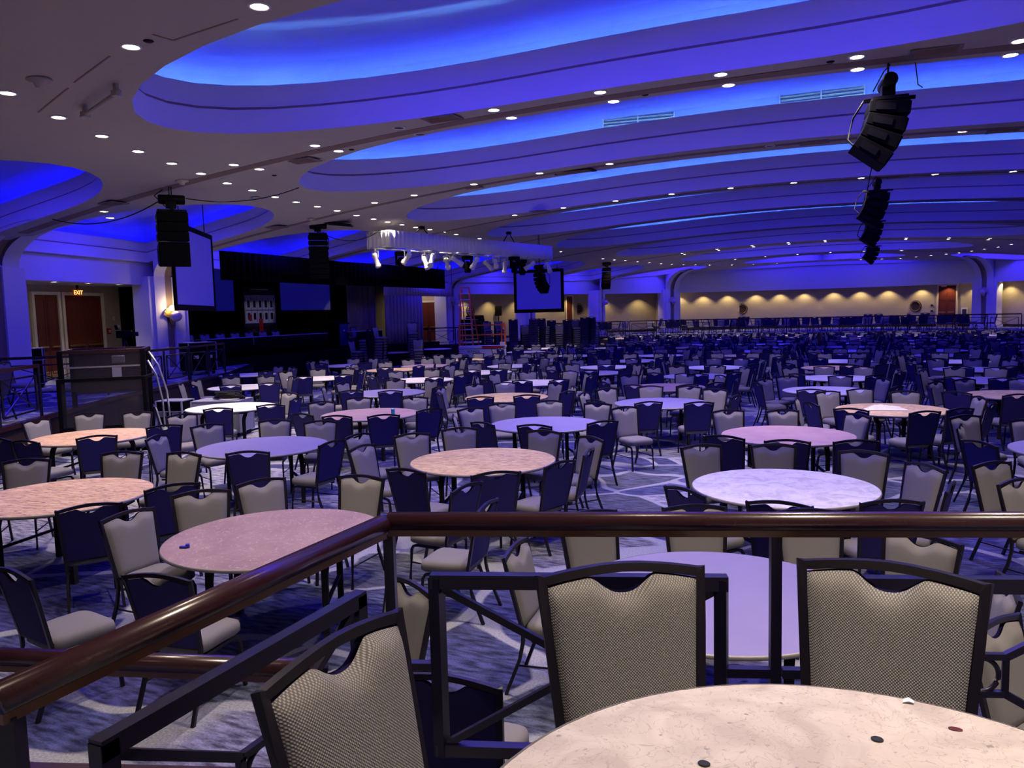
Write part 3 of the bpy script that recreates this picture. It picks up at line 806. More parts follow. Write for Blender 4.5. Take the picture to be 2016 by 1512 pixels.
def round_table(u, v, z, top, label, group=None, rot=0.3, T=None, R=TR, detail=True):
    T = T or TM
    o = empty('round_table', (u, v, z), rot, label, 'table', group)
    def add(nm, me, loc=(0, 0, 0), rz=0):
        c = bpy.data.objects.new(nm, me); COL.objects.link(c); c.parent = o; c.location = loc; c.rotation_euler = (0, 0, rz); return c
    add('tabletop', T[top]); add('edge_band', T['edge']); add('underframe', T['under'])
    for sx in (-1, 1):
        for sy in (-1, 1): add('leg', T['leg'], (sx*0.42, sy*0.36, 0), 0 if sy < 0 else PI)
        if detail: add('brace', T['brace'], (0, 0, 0), 0 if sx > 0 else PI)
    return o
# ------------------------------------------------------------------ tables and chairs on the hall floor
# (u, v, top, short name for its chairs, label)
TABLES = [
 (-7.25, 5.06, 'top_wood', 'the left wood-grain table', 'large wood-grain round table cut off by the left side, nearest of the wood tops', 0.2),
 (-4.19, 4.67, 'top_brown', 'the scratched brown table', 'scratched brown round table with a blue scrap, just beyond the left guard rail', 0.5),
 (-0.80, 4.56, 'top_laminate', 'the smooth lilac table by the rail', 'smooth lilac round table right behind the front guard rail', 0.1),
 (-10.58, 7.96, 'top_wood', 'the wood table by the lift', 'wood-grain round table in front of the wheelchair lift', 0.4),
 (-7.32, 8.0, 'top_laminate', 'the plain lilac table', 'plain lilac round table between the lift and the centre wood table', 0.9),
 (-4.02, 7.96, 'top_tan', 'the mottled tan table', 'mottled tan wood round table in the middle, above the railing corner', 0.3),
 (-0.69, 7.61, 'top_marble', 'the pale veined table', 'pale veined round table with dark specks, above the front railing', 0.7),
 (-11.24, 11.46, 'top_pale', 'the cream table by the case', 'cream round table beside the grey flight case', 0.3),
 (-7.85, 11.24, 'top_mauve', 'the table with a can', 'mauve brown round table holding one drink can', 0.1),
 (-4.42, 10.88, 'top_laminate', 'the lilac table behind the tan one', 'lilac round table directly behind the mottled tan table', 0.6),
 (-0.93, 10.74, 'top_mauve', 'the mauve table', 'mauve round table directly behind the pale veined table', 0.3),
 (2.35, 10.45, 'top_laminate', 'the lilac table cut by the right side', 'lilac round table cut off by the right side of the photo', 0.2),
 (-14.3, 15.0, 'top_pale', 'the cream table near the stage steps', 'cream round table behind the grey flight case', 0.3),
 (-9.65, 14.5, 'top_laminate', 'the lilac table past the can', 'lilac round table behind the one with a can', 0.2),
 (-6.6, 14.2, 'top_tan', 'the far tan table', 'tan wood round table two rows behind the mottled tan one', 0.8),
 (-3.37, 13.9, 'top_laminate', 'the lilac table left of the aisle', 'lilac round table two behind the pale veined one, to its left', 0.4),
 (0.39, 13.78, 'top_tan', 'the table with a napkin', 'tan wood round table with a crumpled white napkin', 0.5),
 (-13.98, 17.55, 'top_pale', None, None, 0.2), (-10.6, 17.55, 'top_pale', None, None, 0.2), (-7.3, 17.3, 'top_pale', None, None, 0.2), (-3.96, 16.75, 'top_brown', None, None, 0.5),
 (-0.7, 16.6, 'top_pale', None, None, 0.2), (2.5, 16.4, 'top_tan', None, None, 0.2), (-17.3, 18.4, 'top_pale', None, None, 0.2),
 (-13.6, 20.75, 'top_tan', None, None, 0.2), (-10.1, 20.15, 'top_pale', None, None, 0.7), (-6.85, 20.3, 'top_laminate', None, None, 0.3), (-3.85, 19.6, 'top_laminate', None, None, 0.2), (-0.6, 19.5, 'top_pale', None, None, 0.3), (2.4, 19.3, 'top_laminate', None, None, 0.4),
]
rows = [22.55, 25.4, 28.2, 31.0, 33.8, 36.6, 39.4, 42.2, 45.0, 47.8]
for ri, v in enumerate(rows):
    for ci, u in enumerate((-19.8, -16.7, -13.5, -10.3, -7.0, -3.8, -0.75, 2.3, 5.4, 8.5)):
        uu = u+0.12*math.sin(ri*2.1+ci); vv = v+0.15*math.cos(ri*1.3+ci*2.2)
        if not inside((uu, vv), FLOOR_EDGE) or near_poly((uu, vv), FLOOR_EDGE, 1.5): continue
        if uu > 0.155*vv+0.8: continue
        dep = vv*math.cos(YAW)-uu*math.sin(YAW)     # the floor before the stage and round the ladder is kept clear
        if uu < -0.456*vv and dep > 29.5: continue
        if uu < -0.31*vv and dep > 36.5: continue
        TABLES.append((uu, vv, ['top_laminate', 'top_pale', 'top_pale', 'top_laminate', 'top_tan', 'top_pale', 'top_brown'][(ri*5+ci*3) % 7], None, None, 0.3*ci))
ROWS = [[4.0, 6.2], [6.2, 9.3], [9.3, 12.5], [12.5, 15.5], [15.5, 18.8], [18.8, 21.6]]+[[v-1.4, v+1.4] for v in rows]
def row_of(v):
    for i, (a, b) in enumerate(ROWS):
        if a <= v < b: return i
    return len(ROWS)-1
def place_name(u, v):
    r = row_of(v)
    rows_ = sorted([t for t in TABLES if row_of(t[1]) == r], key=lambda t: t[0])
    left = [t for t in rows_ if t[0] < 0.9][::-1]; right = [t for t in rows_ if t[0] >= 0.9]
    for side, L in (('left', left), ('right', right)):
        for k, t in enumerate(L):
            if abs(t[0]-u) < 1e-6 and abs(t[1]-v) < 1e-6: return r, side, k
TINFO = []
TOPN = {'top_laminate': 'lilac', 'top_pale': 'cream', 'top_tan': 'tan', 'top_brown': 'brown', 'top_wood': 'wood-grain', 'top_mauve': 'mauve', 'top_marble': 'veined'}
for (u, v, top, short, label, rot) in TABLES:
    if short is None:
        r, side, k = place_name(u, v)
        short = 'the %s table, %s row, %s %s of aisle' % (TOPN[top], ORD[r], ORD[k], side)
        label = '%s round table in the %s row from the railing, %s %s of the aisle' % (TOPN[top], ORD[r], ORD[k], side)
    round_table(u, v, 0, top, label, 'round banquet tables on the hall floor', rot, detail=v < 16)
    TINFO.append((u, v, short))
CHAIRS = [("B",-9.49,7.19,143),("F",-7.99,6.37,-64),("F",-12.17,8.17,5),("F",-12.04,9.02,-50),("F",-11.33,9.39,-58),("B",-10.1,6.6,94),("F",-8.67,5.67,-49),("B",-5.93,4.38,146),("B",-4.81,3.0,80),("B",-3.87,3.26,98),("F",-5.26,4.4,-3),("F",-5.41,5.06,-41),("B",-5.88,5.2,154),("F",-5.22,5.64,-25),("B",-6.49,6.83,119),("B",-5.96,7.71,177),("F",-7.2,6.56,-86),("F",-8.64,7.43,17),("B",-10.24,10.13,123),("B",-9.63,10.76,119),("F",-8.12,9.15,-60),("F",-8.8,8.48,-24),("F",-7.33,9.22,-59),("F",-10.2,9.3,-28),("B",-9.39,8.23,145),("F",-12.61,11.93,-67),("F",-11.89,12.6,-50),("B",-12.98,14.49,133),("F",-10.81,12.66,-99),("F",-8.99,11.38,-54),("B",-7.47,9.79,104),("F",-4.39,6.1,-86),("F",-5.36,8.52,-42),("F",-4.95,9.13,-54),("F",-3.76,9.21,-94),("F",-3.01,8.88,-123),("B",-2.8,7.35,162),("B",-2.75,7.95,-174),("B",-3.22,6.64,132),("B",-4.14,6.49,83),("B",-3.22,6.05,174),("B",-4.08,9.65,95),("B",-4.88,9.67,68),("B",-3.29,10.2,139),("F",-3.46,11.82,-42),("F",-5.6,11.77,-60),("F",-4.94,12.37,-65),("F",-5.81,11.18,-33),("F",-4.03,12.24,-95),("B",-3.28,12.57,128),("B",-6.78,10.06,128),("B",-6.43,10.86,152),("F",-8.68,12.1,-61),("F",-7.69,12.3,-57),("B",-8.83,13.38,121),("B",-9.7,13.25,115),("B",-6.43,12.7,121),("B",-5.7,13.15,119),("F",-5.96,8.28,-6),("F",-5.41,7.54,-2),("F",-1.91,5.52,-44),("B",-2.75,5.5,186),("F",-1.66,8.68,-52),("F",-0.92,8.94,-71),("F",-0.0,8.75,-101),("B",-1.52,9.36,81),("B",-0.8,9.26,97),("B",-0.09,9.44,110),("F",0.52,8.18,-140),("F",0.62,7.25,168),("B",-0.6,6.27,88),("B",0.24,6.66,114),("F",-0.37,6.1,-74),("B",-1.38,6.48,55),("F",-1.19,5.96,-67),("F",1.09,8.46,-46),("F",1.17,7.68,-39),("B",1.13,9.69,37),("B",0.79,12.27,125),("B",-0.2,12.35,75),("F",-0.09,11.73,-138),("F",1.21,11.9,-53),("F",-1.11,11.98,-65),("F",-1.86,11.8,-62),("B",-0.9,15.06,100),("F",-0.09,15.28,-62),("F",0.63,15.02,-80),("B",2.21,14.82,118),("B",1.44,15.03,60),("B",-2.46,12.7,119),("F",-2.57,14.84,-101),("F",0.38,5.55,-114),("F",-2.08,4.55,6),("B",-1.59,2.74,96),("F",-2.35,3.69,-116),("F",0.69,4.91,-176),("F",0.57,4.19,-32)]
SEATS = []                 # u, v, facing, table index, seen front or back
def nearest_table(u, v):
    return min(range(len(TABLES)), key=lambda i: (TABLES[i][0]-u)**2+(TABLES[i][1]-v)**2)
for t, mu, mv, deg in CHAIRS:
    u, v = chair_from_top((mu, mv), deg, 0)
    r = math.radians(deg); ti = nearest_table(u+0.45*math.cos(r), v+0.45*math.sin(r))
    T = TABLES[ti]; du, dv = u-T[0], v-T[1]; d = math.hypot(du, dv)
    if d < 0.98 and d > 1e-3: u, v = T[0]+du/d*0.98, T[1]+dv/d*0.98      # keep the seat front clear of the table legs
    if near_poly((u, v), FLOOR_EDGE, 0.28) : v += 0.12
    SEATS.append([u, v, deg, ti])
rnd = random.Random(5)
FULL = {0, 1, 2, 4, 5, 6, 10}
for ti, T in enumerate(TABLES):
    if ti in FULL: continue
    n = 9 if T[1] < 22 else 10
    a0 = rnd.uniform(0, 360/n)
    for k in range(n):
        a = a0+360*k/n+rnd.uniform(-7, 7); rr = rnd.choice([1.05, 1.1, 1.1, 1.15, 1.22]); ar = math.radians(a)
        u, v = T[0]+rr*math.cos(ar), T[1]+rr*math.sin(ar)
        if any((u-s[0])**2+(v-s[1])**2 < 0.27 for s in SEATS): continue
        if any(i != ti and (u-q[0])**2+(v-q[1])**2 < 1.15 for i, q in enumerate(TABLES)): continue
        if not inside((u, v), FLOOR_EDGE) or near_poly((u, v), FLOOR_EDGE, 0.45): continue
        SEATS.append([u, v, a+180+rnd.uniform(-16, 16), ti])
HOURS = ['twelve', 'one', 'two', 'three', 'four', 'five', 'six', 'seven', 'eight', 'nine', 'ten', 'eleven']
used = set()
for _ in range(40):                     # nudge chairs that stand into one another
    for i in range(len(SEATS)):
        for j in range(i):
            dx, dy = SEATS[i][0]-SEATS[j][0], SEATS[i][1]-SEATS[j][1]; d = math.hypot(dx, dy)
            if d < 0.60:
                if d < 1e-3: dx, dy, d = 1, 0, 1
                k = (0.605-d)/2
                for s, g in ((SEATS[i], 1), (SEATS[j], -1)): s[0] += g*dx/d*k; s[1] += g*dy/d*k
    for s in SEATS:
        for T in TABLES:
            dx, dy = s[0]-T[0], s[1]-T[1]; d = math.hypot(dx, dy)
            if 1e-3 < d < 0.97: s[0] += dx/d*(0.97-d); s[1] += dy/d*(0.97-d)
SEATS = [s for s in SEATS if (s[0]+12.45)**2+(s[1]-12.45)**2 > 0.95 and (s[0]+13.2)**2+(s[1]-10.4)**2 > 1.5]
SEATS.sort(key=lambda s: s[0]**2+s[1]**2)
N_FULL, N_IND = 150, 285
mass = MB()
def add_low(mb, u, v, z, deg, tilt=None):
    M = Matrix.Translation((u, v, z)) @ Matrix.Rotation(math.radians(deg-90), 4, 'Z')
    o = len(mb.v); mb.v += [tuple(M @ Vector(p)) for p in LOW.v]
    mb.f += [tuple(i+o for i in f) for f in LOW.f]; mb.mi += LOW.mi; mb.sm += LOW.sm
for i, (u, v, deg, ti) in enumerate(SEATS):
    if i >= N_IND: add_low(mass, u, v, 0, deg); continue
    T = TABLES[ti]; vx, vy = -T[0], -T[1]; L = math.hypot(vx, vy)
    a = math.atan2((u-T[0])*(-vy)+(v-T[1])*vx, (u-T[0])*vx+(v-T[1])*vy)      # angle round the table from the side nearest the camera
    h = (6-math.degrees(a)/30.0) % 12
    best = None
    for d in sorted(range(24), key=lambda q: min(abs(q/2-h), 12-abs(q/2-h))):
        if (ti, d) not in used: best = d; break
    used.add((ti, best))
    clock = (HOURS[best//2]+" o'clock") if best % 2 == 0 else 'half past '+HOURS[best//2]
    r = math.radians(deg); front = math.cos(r)*(-u)+math.sin(r)*(-v) > 0
    lab = '%s at %s of %s' % ('taupe chair' if front else 'dark-backed chair', clock, TINFO[ti][2])
    chair(u, v, 0, deg, lab, 'banquet chairs round the hall tables', 2 if i < N_FULL else 0)
# ------------------------------------------------------------------ near terrace: guard rails, table and three chairs
RA, RB = Vector((-1.46, 2.17)), Vector((0.46, 2.83))
RD = (RB-RA).normalized(); RC = RB+RD*1.1
HAND = [(-0.030, -0.012), (-0.034, 0.006), (-0.026, 0.026), (-0.010, 0.036), (0.010, 0.036), (0.026, 0.026), (0.034, 0.006), (0.030, -0.012), (0.018, -0.020), (-0.018, -0.020)]
def panel(root, A, B, z0, z1, post_w=0.055):
    """steel panel with diagonals meeting at a small centre square that holds a ring"""
    A = Vector(A); B = Vector(B); d = (B-A).normalized(); L = (B-A).length
    def P(s, z): return (A.x+d.x*s, A.y+d.y*s, z)
    zc = (z0+z1)/2; c = L/2; cw, chh = 0.075, 0.062
    m = MB()
    m.bar(P(0, z1-0.024), P(L, z1-0.024), 0.04, 0.048); m.bar(P(0, z0+0.02), P(L, z0+0.02), 0.04, 0.04)
    m.bar(P(0.02, z0), P(0.02, z1-0.01), 0.045, 0.04); m.bar(P(L-0.02, z0), P(L-0.02, z1-0.01), 0.045, 0.04)
    m.build('panel_frame', 'rail_steel', root)
    for sx, s0 in ((-1, 0.04), (1, L-0.04)):
        for sz, zz in ((1, z1-0.05), (-1, z0+0.04)):
            m = MB(); m.bar(P(s0, zz), P(c+sx*cw, zc+sz*chh), 0.02, 0.024); m.build('diagonal', 'rail_steel', root)
    m = MB()
    for sz in (-1, 1): m.bar(P(c-cw, zc+sz*chh), P(c+cw, zc+sz*chh), 0.02)
    for sx in (-1, 1): m.bar(P(c+sx*cw, zc-chh), P(c+sx*cw, zc+chh), 0.02)
    m.build('centre_square', 'rail_steel', root)
    m = MB(); m.tube([P(c+0.055*math.cos(2*PI*i/28), zc+0.055*math.sin(2*PI*i/28)) for i in range(28)], 0.008, 8, closed=True)
    m.build('ring', 'rail_steel', root)
def handrail(root, pts, z):
    p3 = [(p[0], p[1], z-0.036) for p in pts]
    m = MB(); m.sweep(p3, HAND, 0, False, True); m.build('handrail', 'mahogany', root)
    m = MB(); m.rect([(p[0], p[1], z-0.066) for p in pts], 0.036, 0.022); m.build('lower_rail', 'rail_strip', root)
def post(root, p, z0, z1, w=0.032):
    m = MB(); m.bar((p[0], p[1], z0), (p[0], p[1], z1), w, w, up=(RD.x, RD.y, 0)); m.build('post', 'rail_steel', root)
ZR = 1.78
gr = empty('guard_rail', (0, 0, 0), 0, 'brown guard rail across the front with a panel of diagonals and rings', 'railing')
handrail(gr, [RA, RB, RC], ZR)
def on(s): return RA+RD*s
for s in (0.0, 1.272, 2.55): post(gr, on(s), TZ, ZR-0.07, 0.034)
for s0, s1 in ((0.137, 1.12), (1.424, 2.40)):
    panel(gr, on(s0), on(s1), 0.93, 1.57)
    for a, b in ((s0-0.13, s0+0.01), (s1-0.01, s1+0.14)):
        m = MB(); m.bar((*on(a), 1.245), (*on(b), 1.245), 0.03, 0.03); m.build('connector', 'rail_steel', gr)
gl = empty('guard_rail', (0, 0, 0), 0, 'brown guard rail running back from the railing corner to the lower left', 'railing')
handrail(gl, [(-1.46, 2.13), (-1.46, 0.86)], ZR)
post(gl, (-1.46, 0.885), TZ, ZR-0.07, 0.034)
panel(gl, (-1.46, 1.05), (-1.46, 2.0), 0.93, 1.57)
for a, b in ((0.885, 1.06), (1.99, 2.13)):
    m = MB(); m.bar((-1.46, a, 1.245), (-1.46, b, 1.245), 0.03); m.build('connector', 'rail_steel', gl)
# lower rail beyond the left one
lr = empty('stair_rail', (0, 0, 0), 0, 'low brown handrail crossing behind the left guard rail', 'railing')
A = Vector((-3.05, 1.57)); B = Vector((-1.62, 2.0))
handrail(lr, [A, B], 1.31)
for t in (0.04, 0.96):
    p = A.lerp(B, t); post(lr, p, TZ if t > 0.5 else 0.0, 1.24, 0.03)
# foreground table and chairs
TNEAR = table_meshes(0.711)
round_table(0.037, 1.256, TZ, 'top_near', 'large pale round table with dark spots filling the lower right corner', None, 0.25, TNEAR, 0.711)
for (mu, mv), deg, lab in (((-1.115, 1.42), -3, 'taupe woven chair in the lower left foreground, tilted, left of the pale table'),
                           ((-0.645, 2.155), -59, 'taupe woven chair behind the pale foreground table, left of two'),
                           ((0.07, 2.42), -96, 'taupe woven chair behind the pale foreground table, right of two')):
    u, v = chair_from_top((mu, mv), deg, 0)
    chair(u, v, TZ, deg, lab, None, 3)
def disc(name, p, z, r, m_, label, cat, sy=0.8, h=0.003):
    b = MB(); b.lathe((0, 0, 0), [(r, 0), (r, h*0.6), (r*0.9, h), (0, h)], 20, smooth=False)
    b.v = [(x, y*sy, zz) for x, y, zz in b.v]
    o = b.build(name, m_); o.location = (p[0], p[1], z); return tag(o, label, cat)
ZTT = TZ+0.7515
q = at_z(1727, 1456, ZTT); disc('sticker', q, ZTT, 0.0125, 'ink', 'dark round spot on the foreground table, right of two', 'sticker')
q = at_z(1386, 1504, ZTT); disc('sticker', q, ZTT, 0.0125, 'ink', 'dark round spot at the bottom of the foreground table, left of two', 'sticker')
q = at_z(1881, 1435, ZTT); disc('stain', q, ZTT, 0.014, 'door_wood', 'brown stain on the right of the foreground table', 'stain', 0.6, 0.001)
q = at_z(1788, 1382, ZTT)
b = MB(); b.grid([[(-0.012, -0.008, 0.0), (0.0, -0.009, 0.006), (0.012, -0.006, 0.002)], [(-0.011, 0.006, 0.003), (0.001, 0.008, 0.008), (0.013, 0.007, 0.001)]])
o = b.build('paper_scrap', 'napkin'); o.location = q; tag(o, 'small white paper scrap near the far edge of the foreground table', 'paper')
# ------------------------------------------------------------------ stage on the left side
def drape(name, pts, z0, z1, m_, amp=0.06, per=0.35, label=None, cat=None, kind=None, parent=None, zf=None):
    """pleated cloth hanging along a plan polyline"""
    P = [Vector(p) for p in pts]; rows = []; dist = 0; b = MB(); top = []; bot = []
    for a, c in zip(P, P[1:]):
        t = c-a; L = t.length; n = Vector((-t.y, t.x)).normalized(); k = max(2, int(L/per*6))
        for i in range(k+(1 if c is P[-1] else 0)):
            s = i/k; q = a+t*s; w = amp*math.sin((dist+L*s)/per*2*PI+0.8*math.sin((dist+L*s)*1.7)); zt = z1 if zf is None else zf(q.x, q.y)
            top.append((q.x+n.x*w*0.6, q.y+n.y*w*0.6, zt)); bot.append((q.x+n.x*w, q.y+n.y*w, z0))
        dist += L
    mid = [tuple(0.5*(x+y) for x, y in zip(p, q)) for p, q in zip(top, bot)]
    b.grid([bot, mid, top]); o = b.build(name, m_, parent)
    s = o.modifiers.new('solid', 'SOLIDIFY'); s.thickness = 0.012
    if label: tag(o, label, cat)
    if kind: o['kind'] = kind
    return o
SZ = 1.02
m = MB(); m.prism([(-21.3, 20.6), (-20.9, 36.6), (-27.5, 38.0), (-27.5, 19.6)], 0.0, SZ); struct(m.build('floor_stage', 'black_plastic'))
m = MB(); m.add([(-27.3, 19.2, SZ), (-27.0, 39.0, SZ), (-27.0, 39.0, 6.2), (-27.3, 19.2, 6.2)], [(0, 1, 2, 3)]); struct(m.build('wall_stage', 'black_drape'))
m = MB(); m.add([(-27.5, 19.0, 5.9), (-20.5, 19.0, 5.9), (-20.5, 38.6, 5.9), (-27.5, 38.6, 5.9)], [(0, 1, 2, 3)]); struct(m.build('ceiling_stage', 'black_drape'))
m = MB(); m.add([(-27.3, 19.3, 0), (-20.8, 19.3, 0), (-20.8, 19.3, 5.9), (-27.3, 19.3, 5.9)], [(0, 1, 2, 3)]); struct(m.build('wall_stage_near', 'black_drape'))
m = MB(); m.add([(-27.0, 38.8, 0), (-22.1, 38.8, 0), (-22.1, 38.8, 5.9), (-27.0, 38.8, 5.9)], [(3, 2, 1, 0)]); struct(m.build('wall_stage_far', 'wallpaper'))
drape('stage_border', [(-18.75, 19.0), (-19.3, 26.0), (-19.3, 34.6)], 3.72, 4.75, 'black_drape', 0.04, 0.3, 'long black border drape hanging across the top of the stage opening', 'curtain', zf=lambda u, v: S(u, v)-0.04)
drape('backdrop', [(-26.9, 19.8), (-26.7, 37.6)], SZ, 5.7, 'black_drape', 0.05, 0.4, 'black pleated backdrop across the rear of the stage', 'curtain')
drape('stage_curtain', [(-24.4, 33.3), (-23.4, 34.4)], SZ+0.02, 4.75, 'taupe_drape', 0.10, 0.28, 'taupe pleated curtain bunched at the right side of the stage, nearer the black backdrop', 'curtain')
drape('stage_curtain', [(-22.0, 33.2), (-21.6, 36.0)], SZ+0.02, 4.35, 'taupe_drape', 0.10, 0.26, 'taupe pleated curtain at the right end of the stage, in front of the bunched one', 'curtain')
drape('valance', [(-21.2, 31.9), (-20.9, 33.6), (-21.0, 38.3)], 3.42, 4.15, 'taupe_drape', 0.05, 0.26, 'lower taupe pleated valance over the stage right doorway', 'curtain')
drape('valance', [(-21.5, 32.4), (-21.3, 34.0), (-21.3, 36.6)], 4.05, 4.75, 'taupe_drape', 0.05, 0.26, 'upper taupe pleated valance tucked under the ceiling at stage right', 'curtain')
# vertical lit slats beside the curtain
for o in [q for q in COL.objects if q.name.startswith('valance')]:
    xs = [v.co for v in o.data.vertices]; zt = max(c.z for c in xs)
    for c in (min((c for c in xs if c.z > zt-0.05), key=lambda c: c.y), max((c for c in xs if c.z > zt-0.05), key=lambda c: c.y)):
        m = MB(); m.tube([(c.x, c.y, zt-0.05), (c.x, c.y, 5.9)], 0.014, 6); m.build('hanging_wire', 'cable', o)
t = empty('louvre_panel', at_u(692, 625, -25.5), 0, 'tall narrow panel of yellow lit slats between backdrop and curtain', 'panel')
m = MB()
for i in range(16): m.box((0, 0, -1.25+i*0.155), (0.03, 0.42, 0.10), 0)
m.build('slats', 'door_trim', t); m = MB(); m.box((-0.04, 0, -0.06), (0.03, 0.5, 2.6)); m.build('backing', 'black_plastic', t)
l = lamp('slat_lamp', 'SPOT', (1.4, -0.2, 0.9), 26, (1.0, 0.75, 0.3), spot_size=math.radians(70), shadow_soft_size=0.05); l.parent = t; l.rotation_euler = (0, math.radians(62), 0)
# printed banner of a white columned house
def banner():
    c0 = hit(478, 572, (-26.3, 20), (-26.3, 40)); c1 = hit(545, 655, (-26.3, 20), (-26.3, 40))
    w, h = abs(c1.y-c0.y), 2.12; t = empty('printed_banner', (-26.3, (c0.y+c1.y)/2, 1.80), 0, 'tall printed banner of a white columned house hanging on the dark stage', 'banner')
    m = MB(); m.box((0, 0, h/2), (0.02, w, h)); m.build('backing', 'ink', t)
    P = MB(); D = MB(); R = MB(); G = MB()
    def rc(b, y, z, ww, hh, x=0.0125): b.box((x, y, z), (0.004, ww, hh))
    rc(P, 0, h*0.5+0.10, w*0.96, h*0.66); rc(P, 0, h*0.86, w*1.0, 0.09); rc(P, 0, h*0.965, w*0.55, 0.03)
    for i in range(5):
        y = (i-2)*w*0.18
        for z in (h*0.64, h*0.37): rc(D, y, z, w*0.075, h*0.15, 0.0165); rc(P, y, z+h*0.095, w*0.12, 0.045, 0.0185)
    for i in range(6): rc(D, (i-2.5)*w*0.18-0.028, h*0.52, 0.02, h*0.55, 0.0165)
    rc(D, 0, h*0.505, w*0.9, 0.035, 0.0175)
    rc(R, 0.0, h*0.16, w*0.12, h*0.32, 0.019); rc(R, -w*0.33, h*0.34, w*0.08, h*0.14, 0.019)
    for i in range(9): G.lathe((0.014, (i-4)*w*0.11, h*0.09+0.05*((i*7) % 3)), [(0.0, 0.0), (0.11, 0.004), (0.0, 0.008)], 8, M=Matrix.Rotation(PI/2, 3, 'Y'))
    P.build('house_front', 'white_skirt', t); D.build('windows', 'under_dark', t); R.build('steps', 'red', t); G.build('hedge', 'terrace_face', t)
    for s in (-0.4, 0.4):
        m = MB(); m.tube([(0, s*w, h-0.01), (0, s*w, 4.12)], 0.01, 6); m.build('hanging_wire', 'cable', t)
banner()
def flat_screen(name, A, B, z0, z1, mfab, label, border=0.12, foot=0.14, th=0.06):
    A = Vector(A); B = Vector(B); d = (B-A); L = d.length; rz = math.atan2(d.y, d.x)
    t = empty(name, ((A.x+B.x)/2, (A.y+B.y)/2, z0), rz, label, 'projection screen')
    h = z1-z0
    m = MB(); m.box((0, 0, h/2), (L, 0.02, h)); m.build('screen_fabric', mfab, t)
    m = MB(); m.box((0, 0, h+border/2), (L+2*border, th, border)); m.box((0, 0, -foot/2), (L+2*border, th, foot))
    for s in (-1, 1): m.box((s*(L/2+border/2), 0, h/2), (border, th, h))
    m.build('frame', 'black_plastic', t)
    return t
t = flat_screen('projection_screen', (-14.85, 13.6), (-16.8, 16.7), 2.84, 4.70, 'screen_fabric', 'large pale projection screen seen obliquely behind the left speaker column')
for s in (-1.2, 1.2):
    m = MB(); m.tube([(s, 0, 1.96), (s, 0, S(-15.8, 15.2)-2.84+1.3)], 0.012, 6); m.build('hanging_strap', 'cable', t)
t = flat_screen('projection_screen', at_v(1018, 600, 42.0).xy, at_v(1105, 600, 42.0).xy, 2.62, 4.72, 'screen_fabric', 'pale projection screen facing the camera right of the orange ladder', 0.17, 0.2)
for s in (-1.2, 1.2):
    m = MB(); m.tube([(s, 0, 2.2), (s, 0, S(-17.2, 42)-2.62+(0.0 if s < 0 else 0.15))], 0.012, 6); m.build('hanging_strap', 'cable', t)
a, b = at_u(552, 600, -26.2), at_u(650, 600, -26.2)
t = flat_screen('projection_screen', (a.x, a.y), (b.x, b.y), 2.85, 4.95, 'dim_screen', 'dim blue projection screen on the stage right of the printed banner', 0.08, 0.08)
for s in (-0.9, 0.9):
    m = MB(); m.tube([(s, 0, 2.1), (s, 0, 3.05)], 0.012, 6); m.build('hanging_strap', 'cable', t)
a, b = at_u(412, 600, -26.2), at_u(461, 600, -26.2)
t = flat_screen('projection_screen', (a.x, a.y), (b.x, b.y), 2.85, 4.95, 'dim_screen', 'dim blue projection screen on the stage left of the printed banner', 0.08, 0.08)
for s in (-0.6, 0.6):
    m = MB(); m.tube([(s, 0, 2.1), (s, 0, 3.05)], 0.012, 6); m.build('hanging_strap', 'cable', t)
# lectern, dais tables and chairs on the stage
p = at_u(668, 650, -22.3); t = empty('lectern', (-22.3, p.y, SZ), 0, 'dark blue lectern on the stage left of the curtain', 'lectern')
m = MB(); m.box((0, 0, 0.58), (0.5, 0.72, 1.16), taper=0.96); m.build('body', 'black_plastic', t, 0.01)
m = MB(); m.box((-0.03, 0, 1.20), (0.62, 0.86, 0.05), M=Matrix.Rotation(0.25, 4, 'Y')); m.build('top', 'black_plastic', t, 0.008)
m = MB(); m.box((0.26, 0, 0.62), (0.01, 0.64, 1.0)); m.build('front_panel', 'lectern_blue', t)
m = MB(); m.lathe((0.268, 0, 0.78), [(0.0, 0.0), (0.06, 0.0), (0.06, 0.006), (0, 0.006)], 16, M=Matrix.Rotation(PI/2, 3, 'Y')); m.build('seal', 'silver', t)
for i, (v0, v1) in enumerate(((20.9, 23.2), (23.25, 25.5), (25.55, 27.8), (29.9, 32.0))):
    t = empty('dais_table', (-21.75, (v0+v1)/2, SZ), 0, 'black skirted head table along the stage front, %s from the left' % ORD[i], 'table', 'head tables on the stage')
    m = MB(); m.box((0, 0, 0.735), (0.6, v1-v0, 0.03)); m.build('tabletop', 'case_grey', t, 0.004)
    drape('skirt', [(0.31, -(v1-v0)/2), (0.31, (v1-v0)/2)], 0.02, 0.73, 'black_drape', 0.015, 0.12, parent=t)
for i in range(9):
    v = 21.3+i*0.78 if i < 7 else 30.7+(i-7)*0.8
    chair(-22.5, v, SZ, 0, 'dark banquet chair behind the head tables on the stage', 'chairs on the stage', 0)

